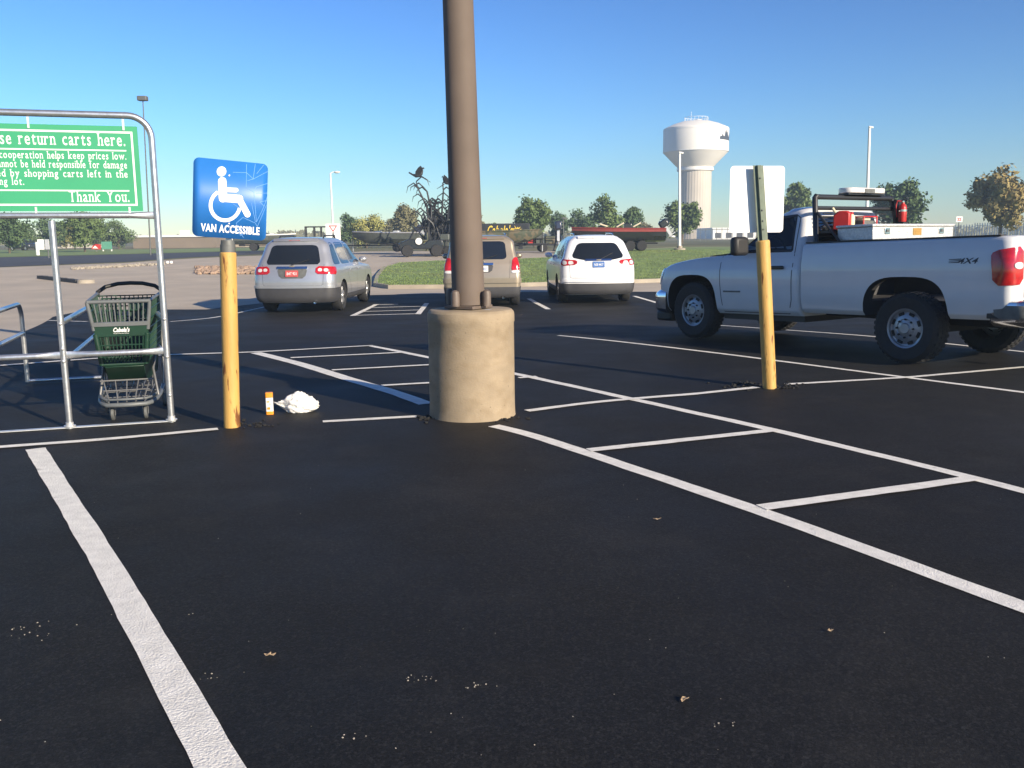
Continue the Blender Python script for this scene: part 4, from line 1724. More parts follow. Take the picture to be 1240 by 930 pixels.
# ---- silver SUV
qr = G(412, 376)
hd = R(90 - 2.5)
hv, lv = Vector((math.cos(hd), math.sin(hd), 0)), Vector((-math.sin(hd), math.cos(hd), 0))
o_ = qr + lv * .87
o_.z = gz(o_.y) + .008
suv(o_, hd, 'parked_car', 'silver SUV with a red number plate parked behind the blue wheelchair sign', M['silver'],
    dict(wb=3.02, xr=-1.06, xf=4.02, hw=1.0, h=1.79, belt=1.10, rake=.34, top=.66, bow=.09, rr=.24, win=(.66, .55), wz=(1.15, 1.60), wdip=0,
         side=[(-.62, -.02, -.10, -.38, .0), (.10, .98, .92, .06, .0), (1.06, 2.28, 1.42, 1.0, .0)],
         tail=[(.54, .93), (1.12, .91), (1.15, 1.08), (.56, 1.11)], tailw=[[(.60, .99), (.70, .985), (.70, 1.055), (.61, 1.06)], [(.74, .98), (.84, .975), (.84, 1.05), (.74, 1.055)]],
         clad=lambda u: .60, gate=.72, gz=.66, plate=(.95, .24, .32), recess=M['dsteel'], strip=M['chrome'], platem=M['platered'], ptxt='B4T 921', exhaust=-1, rail=True, crease=(1.0, .60, .66)))
# ---- gold SUV behind the pole
qr = G(628, 369.5)
hd = R(91.5)
hv, lv = Vector((math.cos(hd), math.sin(hd), 0)), Vector((-math.sin(hd), math.cos(hd), 0))
o_ = qr + lv * .93
o_.z = gz(o_.y) + .008
suv(o_, hd, 'parked_car', 'gold beige SUV with tall red tail lamps half hidden behind the light pole', M['gold'],
    dict(wb=2.78, xr=-1.02, xf=3.80, hw=.985, h=1.80, belt=1.13, rake=.22, top=.72, bow=.03, rr=.12, square=.6, win=(.62, .57), wz=(1.20, 1.64),
         side=[(-.66, -.08, -.12, -.48, .0), (.04, .92, .88, .02, .0), (1.0, 2.05, 1.35, .95, .0)],
         tail=[(.72, .90), (.93, .90), (.93, 1.24), (.76, 1.24)], tailw=[[(.73, .86), (.92, .86), (.92, .93), (.73, .93)]],
         clad=lambda u: .52, gate=.68, gz=.72, plate=(.98, .20, .25), recess=M['trim'], strip=M['chrome'], platem=M['plate'], ptxt='61 K 307', pcol=M['plateblue'], exhaust=-1, crease=(.98, .62, .74), badge=1.13, badgem=M['chrome']))
# ---- white SUV
qr = G(757, 365)
hd = R(92.5)
hv, lv = Vector((math.cos(hd), math.sin(hd), 0)), Vector((-math.sin(hd), math.cos(hd), 0))
o_ = qr + lv * .87
o_.z = gz(o_.y) + .008
suv(o_, hd, 'parked_car', 'white SUV with a blue number plate parked right of the gold one', M['wpaint'],
    dict(wb=3.02, xr=-1.10, xf=4.05, hw=.995, h=1.78, belt=1.12, rake=.42, top=.64, bow=.10, rr=.24, win=(.70, .50), wz=(1.20, 1.57), wdip=.07,
         side=[(-.60, -.02, -.10, -.34, .0), (.10, .98, .92, .06, .0), (1.06, 2.28, 1.42, 1.0, .0)],
         tail=[(.56, 1.02), (.94, .99), (1.06, 1.05), (1.02, 1.16), (.54, 1.13)], tailw=[[(.64, 1.03), (.78, 1.02), (.78, 1.11), (.66, 1.11)], [(.82, 1.02), (.94, 1.02), (.95, 1.12), (.82, 1.11)]],
         clad=lambda u: .54, gate=.74, gz=.68, plate=(1.03, .19, .30), recess=M['wpaint'], strip=M['chrome'], platem=M['plateblue'], ptxt='N38 4417', exhaust=0, crease=(.95, .58, .66), badge=1.125, handle=M['chrome']))
# ------------------------------------------------------------------ white pickup truck
WB = 3.42
r0_, f0_ = G(1096, 441), G(848, 407)
hd = R(90 + 33)
hv, lv = Vector((math.cos(hd), math.sin(hd), 0)), Vector((-math.sin(hd), math.cos(hd), 0))
HW = 1.02
org = r0_ - lv * (HW - .10) + hv * .0
org.z = gz(r0_.y) + .010
PIT = .031      # the unladen tail rides high
t = empty('pickup_truck', org, hd, 'white single cab pickup with a black bed rack parked beside the leaning yellow post', 'pickup truck')
TRUCK = t
t.rotation_euler = (0, 0, hd)
xc = 1.49            # back of the cab
front = Body([(.49, xc, WB + .86, .93, .06, .30, .0, .10),
              (.56, xc - .0, WB + .92, .985, .06, .30, .0, .12),
              (.75, xc, WB + .93, HW - .005, .06, .28, .0, .12),
              (.95, xc, WB + .92, HW, .06, .26, .0, .12),
              (1.08, xc, WB + .88, HW - .01, .06, .26, .0, .12),
              (1.17, xc, WB + .76, HW - .035, .06, .26, .0, .14),
              (1.235, xc, WB + .48, HW - .06, .06, .26, .0, .18),
              (1.275, xc, WB + .10, HW - .085, .06, .22, .0, .2),
              (1.30, xc, WB - .50, HW - .10, .06, .18, .0, .2)], taper=.03)
b = front.mesh('body', M['tpaint'], t, nz=40, smooth=38)


def tcut(x, zlo, z1, w0, w1, yin=.60):
    """Wheel opening with a flattened top."""
    pl = []
    for i in range(25):
        a = PI * i / 24
        c, s_ = math.cos(a), math.sin(a)
        pl.append((x + math.copysign(abs(c) ** .62, c) * (w0 if abs(s_) < .5 else w0), zlo + (z1 - zlo) * abs(s_) ** .62))
    pl += [(x - w1, zlo - .4), (x + w1, zlo - .4)]
    out = []
    for s in (-1, 1):
        mb = MB()
        mb.prism(pl, .7, (0, yin if s > 0 else -yin - .7, 0))
        out.append(mb.build('cutter', M['under'], None, smooth=0))
    return out


cut(b, tcut(WB, .46, 1.03, .50, .54))
bed = Body([(.54, -1.22, xc - .035, .95, .10, .03, .02, .0),
            (.60, -1.24, xc - .03, 1.0, .10, .03, .02, .0),
            (.80, -1.245, xc - .03, HW + .01, .10, .03, .02, .0),
            (1.05, -1.245, xc - .03, HW + .012, .10, .03, .02, .0),
            (1.25, -1.24, xc - .03, HW - .005, .11, .03, .02, .0),
            (1.36, -1.23, xc - .03, HW - .03, .12, .03, .02, .0),
            (1.405, -1.21, xc - .035, HW - .055, .12, .03, .02, .0),
            (1.42, -1.18, xc - .045, HW - .085, .12, .03, .02, .0)], taper=.012)
bb = bed.mesh('cargo_bed', M['tpaint'], t, nz=40, smooth=38)
mb = MB()
mb.box(((-1.16 + xc - .10) / 2, 0, 1.20), (xc - .10 + 1.16, 2 * HW - .34, .98))
cutters = tcut(0, .44, 1.00, .54, .60) + [mb.build('cutter', M['trim'], None, smooth=0)]
cut(bb, cutters)
# black bed rail caps
for s in (-1, 1):
    mb = MB()
    mb.box(((-1.06 + xc - .06) / 2, s * (HW - .12), 1.425), (xc - .06 + 1.06, .11, .018))
    mb.build('rail_cap', M['black'], bb, bevel=.006)
# cab upper: hollow shell with window openings
CZ = lambda z: z
cab = Body([(1.285, xc, WB - .40, HW - .095, .06, .20, .02, .20),
            (CZ(1.32), xc + .005, WB - .46, HW - .11, .06, .20, .02, .2),
            (CZ(1.50), xc + .03, WB - .76, HW - .165, .07, .18, .02, .16),
            (CZ(1.70), xc + .06, WB - 1.06, HW - .235, .08, .16, .02, .14),
            (CZ(1.80), xc + .08, WB - 1.21, HW - .275, .10, .16, .03, .12),
            (CZ(1.85), xc + .11, WB - 1.31, HW - .315, .12, .16, .03, .12),
            (CZ(1.88), xc + .15, WB - 1.40, HW - .39, .11, .10, .03, .06),
            (CZ(1.90), xc + .24, WB - 1.52, HW - .55, .06, .05, .01, .02)], taper=.02)
cb = cab.mesh('cab', M['tpaint'], t, nz=34, smooth=38)
inn = Body([(1.25, xc + .06, WB - .40, HW - .15, .05, .18, .02, .2)] + [(z, xr + .06, xf - .06, hw - .055, max(.03, rr - .03), rf, br, bf) for (z, xr, xf, hw, rr, rf, br, bf) in cab.sl[1:5]] + [(CZ(1.845), xc + .15, WB - 1.42, HW - .40, .1, .12, .03, .1)], taper=.02)
ic = inn.mesh('cutter', M['trim'], None, nz=12, smooth=0)
sidew = [(1.70, 1.345), (2.70, 1.345), (2.18, 1.755), (1.75, 1.77)]
mb = MB()
mb.prism(sidew, 2.6, (0, -1.3, 0))
wc = mb.build('cutter', M['tpaint'], None, smooth=0)
mb = MB()
mb.prism([(-.70, 1.40), (.70, 1.40), (.62, CZ(1.77)), (-.62, CZ(1.77))], .45, (xc - .2, 0, 0), ((0, 1, 0), (0, 0, 1), (1, 0, 0)))
wr = mb.build('cutter', M['tpaint'], None, smooth=0)
mb = MB()
# windshield opening: along the slope
mb.prism([(-.80, 1.36), (.80, 1.36), (.64, CZ(1.785)), (-.64, CZ(1.785))], 1.6, (WB - 1.37, 0, 0), ((0, 1, 0), (-.0, 0, 1), (1, 0, 0)))
wf = mb.build('cutter', M['tpaint'], None, smooth=0)
cut(cb, [ic, wc, wr, wf])
for s in (-1, 1):
    cab.patch('side_window', [(1.685, 1.33), (2.735, 1.33), (2.10, 1.765), (1.735, 1.78)], M['glass'], t, side=s, rnd=0, off=-.018, depth=.022)
    mb = MB()
    cab.seam(mb, [(1.635, 1.30), (1.665, 1.75), (1.74, 1.795), (2.0, 1.78)], s, wd=.012)
    mb.build('door_gap', M['seam'], t, smooth=0)
    mb = MB()
    cab.seam(mb, [(1.685, 1.33), (2.70, 1.33), (2.08, 1.762), (1.735, 1.777), (1.685, 1.33)], s, wd=.03, off=.003)
    mb.build('window_seal', M['black'], t, smooth=0)
cab.patch('rear_window', [(-.72, 1.385), (.72, 1.385), (.63, CZ(1.785)), (-.63, CZ(1.785))], M['tint'], t, rnd=1, off=-.004, depth=.02)
mb = MB()
zz0, zz1 = 1.335, 1.80
uw = lambda y: y
vs = []
for z in (1.345, 1.45, 1.58, 1.70, CZ(1.79)):
    P_, cum = cab.outline(z)
    xfm = P_[-1][0]
    for k in range(9):
        y = (-1 + 2 * k / 8) * (.82 - (z - 1.345) * .37)
        bfv = cab.par(z)[6]
        hwv = cab.par(z)[2] - cab.par(z)[4]
        vs.append(Vector((xfm - bfv * (y / max(hwv, .3)) ** 2 * .9 - .02, y, z)))
fs = [(i * 9 + k, i * 9 + k + 1, (i + 1) * 9 + k + 1, (i + 1) * 9 + k) for i in range(4) for k in range(8)]
mb.add(vs, fs)
mb.build('windshield', M['glass'], t)
# cab interior
mb = MB()
for y in (.42, -.42):
    mb.box((1.84, y, 1.10), (.16, .52, .75), Matrix.Rotation(R(-8), 3, 'Y'))
    mb.box((1.78, y, 1.52), (.10, .26, .16), Matrix.Rotation(R(-8), 3, 'Y'))
mb.build('seat', M['trim'], t, bevel=.04)
mb = MB()
mb.box((2.72, 0, 1.18), (.5, 1.6, .30))
mb.build('dashboard', M['black'], t, bevel=.06)
mb = MB()
ring = [Vector((2.36 + .07 * math.sin(a), .42 + .19 * math.cos(a), 1.36 + .18 * math.sin(a))) for a in [2 * PI * i / 24 for i in range(25)]]
mb.tube(ring, .015, 8, cap=False)
mb.tube([Vector((2.36, .42, 1.36)), Vector((2.60, .42, 1.25))], .03, 8)
mb.tube([Vector((2.36, .23, 1.36)), Vector((2.36, .61, 1.36))], .015, 8)
mb.build('steering_wheel', M['black'], t)
# doors: gaps, handles, badge, mirrors
for s in (-1, 1):
    mb = MB()
    front.seam(mb, [(1.635, 1.298), (1.615, 1.15), (1.615, .70), (1.67, .52)], s, wd=.011)
    front.seam(mb, [(2.86, 1.28), (2.84, .9), (2.80, .52)], s, wd=.011)
    front.seam(mb, [(1.67, .52), (2.80, .52)], s, wd=.01)
    mb.build('door_gap', M['seam'], t, smooth=0)
    u = front.ux(1.85, 1.12, s)
    pnt = front.at(u, 1.12)
    mb = MB()
    mb.box(pnt + Vector((0, s * .022, 0)), (.23, .035, .045))
    mb.build('door_handle', M['black'], t, bevel=.012)
    mb = MB()
    for k in range(3):
        u = front.ux(2.52 + .10 * k, .80, s)
        mb.box(front.at(u, .80) + Vector((0, s * .004, 0)), (.11, .012, .022))
    mb.build('badge', M['dsteel'], t, bevel=.003)
    # tow mirror
    mb = MB()
    mb.tube([Vector((2.52, s * .90, 1.33)), Vector((2.36, s * 1.06, 1.37))], .03, 8)
    mb.tube([Vector((2.52, s * .90, 1.43)), Vector((2.36, s * 1.06, 1.43))], .022, 8)
    mm = mb.build('mirror_arm', M['black'], t)
    mb = MB()
    mb.box((2.33, s * 1.18, 1.41), (.13, .26, .25))
    mb.build('wing_mirror', M['black'], mm, bevel=.045)
    # wheel-arch liner
    for (x, z1, w) in ((0, 1.00, .54), (WB, .97, .50)):
        pass
# hood scoop strip and wiper cowl
mb = MB()
mb.box((WB - .28, .45, 1.305), (.5, .42, .012), Matrix.Rotation(R(4), 3, 'Y'))
mb.box((WB - .28, -.45, 1.305), (.5, .42, .012), Matrix.Rotation(R(4), 3, 'Y'))
mb.build('cowl_grille', M['black'], t)
mb = MB()
for s in (-.5, .5):
    mb.tube([Vector((WB - .48, s, 1.345)), Vector((WB - .62, s - .45, 1.40))], .009, 6)
mb.build('wiper', M['black'], t)
# nose: grille, headlights, bumper
for s in (-1, 1):
    uf = front.outline(1.02)[1][-1]
    front.patch('headlight', [(s * (uf - .62), .86), (s * (uf - 1.02), .90), (s * (uf - 1.12), 1.12), (s * (uf - .62), 1.12)], M['clearlens'], t, off=.012, rnd=1)
front_u = front.outline(1.0)[1][-1]
mb = MB()
mb.box((WB + .92, 0, .98), (.06, 1.16, .22))
mb.build('grille', M['black'], t, bevel=.02)
mb = MB()
mb.box((WB + .955, 0, .98), (.03, 1.18, .05))
mb.build('grille_bar', M['chrome'], t, bevel=.01)
fb = Body([(.46, 1, WB + .97, .97, .1, .28, .0, .12), (.52, 1, WB + 1.03, HW - .0, .1, .28, 0, .12), (.70, 1, WB + 1.04, HW + .005, .1, .28, 0, .12), (.76, 1, WB + 1.02, HW - .005, .1, .28, 0, .12), (.80, 1, WB + .97, HW - .03, .1, .28, 0, .12)], taper=.0)
o = fb.mesh('front_bumper', M['chrome'], t, nz=10, smooth=40)
mb = MB()
mb.box((1 + (WB + .52 - 1) / 2 - .3, 0, .6), (WB + .52 - 1 + .6, 3, 1))
cut(o, [mb.build('cutter', M['under'], None, smooth=0)])
mb = MB()
mb.box((WB + .80, 0, .40), (.35, 1.62, .16))
mb.build('air_dam', M['black'], t, bevel=.04)
# tail: lamps, gate, bumper
for s in (-1, 1):
    P_, cum = bed.outline(1.1)
    ue = HW - .10 - .10     # end of the straight tail face
    lamp = bed.patch('taillight', [(s * (ue + .01), .915), (s * (ue + .345), .905), (s * (ue + .37), 1.20), (s * (ue + .33), 1.265), (s * (ue + .01), 1.315)], M['red'], t, off=.016, rnd=1, rings=7)
    bed.patch('reverse_lamp', [(s * (ue + .03), 1.075), (s * (ue + .15), 1.075), (s * (ue + .15), 1.145), (s * (ue + .03), 1.145)], M['clearlens'], lamp, off=.022, rnd=2, depth=.004)
    bed.seam  # panel line at the tail of the bed
    mb = MB()
    tx = MB()
    vs, fs = text_mesh('4X4', 1., .02)
    xa, xb = min(v.x for v in vs), max(v.x for v in vs)
    hb = max(v.y for v in vs)
    vv = []
    for v in vs:
        fx, fz = (v.x - xa) / (xb - xa), v.y / hb
        x = -.64 - .21 * fx - .03 * fz if s > 0 else -.85 + .21 * fx + .03 * fz
        z = 1.14 + .06 * fz
        u = bed.ux(x, z, s)
        vv.append(bed.at(u, z) + bed.normal(u, z) * .003)
    mb.add(vv, fs)
    # flash lines trailing from the decal
    for k in range(3):
        z = 1.148 + .017 * k
        x0, x1 = (-.665 - .008 * k, -.54) if s > 0 else (-.62, -.50)
        u0, u1 = bed.ux(x0, z, s), bed.ux(x1, z, s)
        a, c = bed.at(u0, z) + bed.normal(u0, z) * .003, bed.at(u1, z) + bed.normal(u1, z) * .003
        mb.add([a, c, c + Vector((0, 0, .006)), a + Vector((0, 0, .012))], [(0, 1, 2, 3)])
    mb.build('lettering', M['seam'], bb, smooth=0)
mb = MB()
mb.box((-1.252, 0, 1.08), (.02, 1.56, .60))
tg = mb.build('tailgate', M['tpaint'], t, bevel=.008)
mb = MB()
mb.box((-1.266, 0, 1.22), (.02, .26, .09))
mb.build('handle', M['black'], tg, bevel=.01)
rb = Body([(.47, -1.42, -.98, .90, .12, .05, .06, 0), (.53, -1.47, -.98, .99, .14, .05, .06, 0), (.66, -1.48, -.98, 1.0, .14, .05, .06, 0), (.73, -1.47, -.98, .99, .14, .05, .06, 0), (.755, -1.44, -.98, .96, .13, .05, .06, 0)], taper=0)
o = rb.mesh('rear_bumper', M['chrome'], t, nz=12, smooth=40)
mb = MB()
mb.box((-1.38, 0, .757), (.18, 1.7, .018))
mb.box((-1.03, .935, .66), (.13, .125, .2))
mb.build('step_pad', M['black'], o, bevel=.006)
for s in (-1, 1):
    rb.patch('bumper_cap', [(s * .90, .56), (s * 1.30, .56), (s * 1.33, .70), (s * .92, .70)], M['dsteel'], o, off=.006, rnd=1)
mb = MB()
mb.box((-1.495, 0, .62), (.012, .33, .16))
mb.build('number_plate', M['plate'], o)
mb = MB()
mb.box((-.1 + WB / 2, 0, .52), (WB + 1.6, .9, .16))
mb.box((-.1, 0, .42), (.22, 1.5, .14))
mb.box((WB, 0, .42), (.22, 1.5, .14))
mb.tube([Vector((-1.45, 0, .44)), Vector((-1.62, 0, .44))], .035, 8)
mb.build('chassis', M['under'], t)
mb = MB()
mb.box((2.2, 0, .45), (1.4, 1.72, .08))
mb.build('rocker', M['black'], t)
mb = MB()
mb.tube([Vector((-.7, -.55, .42)), Vector((-1.2, -.62, .42))], .04, 12)
mb.build('exhaust', M['dsteel'], t)
for x in (0, WB):
    for s in (-1, 1):
        wheel(t, x, s * (HW - .055), s, .408, .27, 'steel', .232)
# rack behind the cab
mb = MB()
rx = xc - .10
ra = [Vector((rx - .28, .90, 1.43)), Vector((rx, .80, 2.02))]
for s in (-1, 1):
    mb.tube([Vector((rx - .06, .88 * s, 1.43)), Vector((rx + .04, .79 * s, 1.99)), Vector((rx + .04, .76 * s, 2.01))], .036, 10)
mb.tube([Vector((rx + .04, -.78, 2.0)), Vector((rx + .04, .78, 2.0))], .034, 10)
mb.tube([Vector((rx + .03, -.80, 1.86)), Vector((rx + .03, .80, 1.86))], .026, 10)
mb.tube([Vector((rx - .04, -.86, 1.52)), Vector((rx - .04, .86, 1.52))], .026, 10)
rack = mb.build('rack', M['black2'], t, smooth=50)
for s in (-1, 1):
    mb = MB()
    mb.tube([Vector((rx - .40, .87 * s, 1.43)), Vector((rx - .04, .84 * s, 1.80))], .018, 8)
    mb.build('brace', M['black2'], rack)
mb = MB()
for i in range(5):
    z = 1.57 + i * .055
    mb.box((rx + .02, 0, z), (.012, 1.3, .012))
mb.build('window_guard', M['black2'], rack)
mb = MB()
mb.box((rx - .13, 0, 1.555), (.26, 1.66, .03))
mb.build('shelf', M['black2'], rack)
mb = MB()
mb.box((rx + .04, -.15, 2.042), (.16, .76, .02))
lb = mb.build('light_bar', M['black2'], t)
mb = MB()
mb.prism(round_poly(.24, .78, .10, 5), .07, (rx + .04, -.15, 2.053), ((1, 0, 0), (0, 1, 0), (0, 0, 1)))
mb.build('lens', M['clearlens'], lb, bevel=.012)
mb = MB()
mb.box((rx + .04, -.15, 2.08), (.255, .2, .055))
mb.build('housing', M['dsteel'], lb)


_rk = Matrix.Translation((0, 0, .41)) @ Matrix.Rotation(PIT, 4, 'Y') @ Matrix.Translation((0, 0, -.41))
for ch in TRUCK.children:
    if not ch.name.startswith('wheel') and not ch.name.startswith('chassis'):
        ch.matrix_basis = _rk @ ch.matrix_basis
_mt = Matrix.Translation(org) @ Matrix.Rotation(hd, 4, 'Z') @ _rk


def on_truck(v):
    return _mt @ Vector(v)


# aluminium box across the bed, resting on the rails
bx = .80
tb = empty('toolbox', on_truck((bx, 0, 1.436)), hd, 'silver diamond plate toolbox lying across the bed of the white pickup', 'toolbox')
tb.rotation_euler = (0, PIT, hd)
mb = MB()
mb.box((0, 0, .075), (.50, 1.66, .15))
mb.box((0, 0, -.16), (.48, 1.44, .30))
mb.build('body', M['diamond'], tb, bevel=.006)
mb = MB()
mb.box((0, 0, .168), (.53, 1.70, .034))
mb.build('lid', M['diamond'], tb, bevel=.01)
for y in (-.56, .56):
    mb = MB()
    mb.box((-.256, y, .10), (.014, .10, .075))
    lt = mb.build('latch', M['chrome'], tb, bevel=.004)
    mb = MB()
    mb.box((-.266, y, .10), (.01, .05, .035))
    mb.build('paddle', M['dsteel'], lt)
mb = MB()
mb.box((-.253, -.05, .09), (.006, .17, .085))
mb.build('label', M['ochre'], tb)
# red fuel can, cream jug, pump and extinguisher behind the cab
q = on_truck((1.27, .46, 1.575))
c = empty('fuel_can', q, hd + R(25), 'red plastic fuel can strapped behind the cab of the pickup, left of the cream jug', 'fuel can')
c.rotation_euler = (0, 0, hd + R(25))
c.scale = (.78, .78, .78)
mb = MB()
mb.prism([(-.13, 0), (.13, 0), (.13, .24), (.05, .31), (-.09, .31), (-.13, .27)], .15, (0, -.075, 0))
mb.build('can', M['redpaint'], c, bevel=.02)
mb = MB()
mb.tube([Vector((.10, 0, .27)), Vector((.16, 0, .36))], .022, 8)
mb.build('spout', M['cream'], c)
c = empty('jug', on_truck((1.27, .28, 1.573)), hd, 'cream cylindrical jug strapped behind the cab of the pickup between two red items', 'jug')
c.scale = (.62, .62, .62)
mb = MB()
mb.lathe([(0, 0), (.07, 0), (.075, .03), (.075, .26), (.06, .30), (.035, .33), (0, .33)], 20)
mb.build('bottle', M['cream'], c)
mb = MB()
mb.lathe([(.04, .325), (.04, .37), (0, .375)], 14)
mb.build('cap', M['redpaint'], c)
c = empty('pump', on_truck((1.27, .02, 1.572)), hd, 'small red framed engine pump mounted ahead of the silver toolbox', 'pump')
c.scale = (.8, .8, .72)
mb = MB()
for s in (-1, 1):
    for y in (-.2, .2):
        pass
for y in (-.17, .17):
    mb.tube([Vector((-.12, y, 0)), Vector((-.12, y, .24)), Vector((.12, y, .24)), Vector((.12, y, 0))], .014, 8)
for (x, z) in ((-.12, .24), (.12, .24), (-.12, .03)):
    mb.tube([Vector((x, -.17, z)), Vector((x, .17, z))], .014, 8)
mb.build('frame', M['redpaint'], c, smooth=50)
mb = MB()
mb.box((0, 0, .10), (.2, .26, .14))
mb.lathe([(0, -.2), (.07, -.2), (.07, .0)], 14, (0, 0, .12), 'y')
mb.build('engine', M['dsteel'], c, bevel=.015)
mb = MB()
mb.box((0, .02, .20), (.15, .2, .06))
mb.build('tank', M['cream'], c, bevel=.02)
mb = MB()
mb.box((-.11, -.05, .05), (.012, .09, .08))
mb.build('label', M['white2'], c)
# bracket and extinguisher at the far end of the rack
q = on_truck((1.27, -.80, 1.572))
c = empty('fire_extinguisher', q, hd, 'red fire extinguisher standing upright at the far end of the silver toolbox', 'fire extinguisher')
c.scale = (.72, .72, .68)
mb = MB()
mb.lathe([(0, .16), (.068, .16), (.074, .18), (.074, .42), (.06, .48), (.03, .51), (.026, .54), (0, .54)], 22)
mb.build('cylinder', M['redpaint'], c)
mb = MB()
mb.lathe([(.0755, .36), (.0755, .40)], 22)
mb.lathe([(.0, .538), (.024, .54), (.024, .57), (0, .57)], 12)
mb.build('band', M['chrome'], c)
mb = MB()
mb.box((-.03, 0, .60), (.14, .02, .015), Matrix.Rotation(R(18), 3, 'Y'))
mb.box((-.03, 0, .575), (.13, .02, .012))
mb.build('handle', M['dsteel'], c)
mb = MB()
mb.tube([Vector((.02, .02, .56)), Vector((.07, .07, .57)), Vector((.09, .08, .48)), Vector((.07, .06, .25))], .012, 8)
mb.build('hose', M['redpaint'], c)
mb = MB()
mb.box((.11, 0, .30), (.05, .16, .60))
mb.box((.0, 0, .08), (.17, .16, .15))
mb.build('bracket', M['black2'], c)
# ------------------------------------------------------------------ trees
def leafmat(name, dark, light, tcol=None):
    m = mat(name, tuple((a + b) / 2 for a, b in zip(dark, light)), .85, var=.0)
    nt = m.node_tree
    r = [n for n in nt.nodes if n.type == 'VALTORGB'][0]
    n = [n for n in nt.nodes if n.type == 'TEX_NOISE'][0]
    n.inputs['Scale'].default_value = .55
    n.inputs['Detail'].default_value = 5
    n.inputs['Roughness'].default_value = .75
    r.color_ramp.elements[0].color = (*dark, 1)
    r.color_ramp.elements[1].color = (*light, 1)
    b = nt.nodes['Principled BSDF']
    b.inputs['Specular IOR Level'].default_value = .2
    return m


M['leaf_green'] = leafmat('green_leaves', (0.061, 0.102, 0.037), (0.174, 0.235, 0.082))
M['leaf_dark'] = leafmat('dark_leaves', (0.044, 0.082, 0.037), (0.122, 0.180, 0.073))
M['leaf_yellow'] = leafmat('yellowing_leaves', (0.174, 0.194, 0.061), (0.408, 0.388, 0.133))
M['leaf_brown'] = leafmat('browning_leaves', (0.112, 0.112, 0.061), (0.254, 0.235, 0.122))
M['leaf_ochre'] = leafmat('ochre_leaves', (0.102, 0.122, 0.058), (0.408, 0.295, 0.112))


def tree(px, py, Y, wpx, hpx, m, label, seed, bare=.16, name='tree', group=None, dens=1., gap=.0):
    """A tree standing at a surveyed spot; crown size taken in pixels at that distance."""
    rn = random.Random(seed)
    base = PT(px, py, Y)
    z0 = gz(Y)
    s = Y / FPX
    H = hpx * s * 1.04
    W = wpx * s / 2 * 1.06
    t = empty(name, (base.x, base.y, z0), rn.uniform(0, 6), label, 'tree', group)
    H += base.z - z0
    ctr = Vector((0, 0, H * (1 + bare) / 2))
    rz = H * (1 - bare) / 2
    mb = MB()
    mb.tube([Vector((0, 0, -.1)), Vector((rn.uniform(-.1, .1), rn.uniform(-.1, .1), H * .3)), Vector((rn.uniform(-.2, .2), rn.uniform(-.2, .2), H * .8))], [H * .026, H * .02, H * .004], 8)
    sk = Vector((rn.uniform(-.22, .22) * W, rn.uniform(-.2, .2) * W, 0))
    nl = 52
    clumps = []
    for i in range(nl):
        th = rn.uniform(0, 2 * PI)
        ph = math.acos(rn.uniform(-1, 1))
        r = rn.uniform(.25, .95) ** .6
        d = Vector((math.sin(ph) * math.cos(th), math.sin(ph) * math.sin(th), math.cos(ph)))
        # crown narrower at the foot and top
        c = Vector((d.x * W * r * .84, d.y * W * r * .84, d.z * rz * r * .88)) + ctr + sk * max(0, d.z)
        clumps.append((c, rn.uniform(.17, .42) * (W + rz) / 2))
    for i in range(12):
        c, r = clumps[i]
        st = Vector((0, 0, H * rn.uniform(.16, .45)))
        mb.tube([st, st.lerp(c, .55) + Vector((0, 0, .04 * H)), c], [H * .010, H * .006, H * .002], 5)
    mb.build('trunk', M['bark'], t)
    lm = MB()
    ls = max(.045 * H, .9 * s)
    for c, r in clumps:
        n = int(120 * dens)
        for k in range(n):
            d = Vector((rn.gauss(0, 1), rn.gauss(0, 1), rn.gauss(0, 1))).normalized()
            q = c + d * r * (rn.random() ** .45) * rn.uniform(.75, 1.15)
            u = Vector((rn.gauss(0, 1), rn.gauss(0, 1), rn.gauss(0, 1))).normalized()
            v = u.cross(d).normalized() if abs(u.dot(d)) < .98 else u.orthogonal().normalized()
            a, b = u * ls * rn.uniform(.4, .9), v * ls * rn.uniform(.3, .6)
            o = len(lm.v)
            lm.v += [q - a, q - b * .9, q + a, q + b]
            lm.f.append((o, o + 1, o + 2, o + 3))
            lm.m.append(0)
    lm.build('crown', m, t, smooth=0, fix=False)
    return t


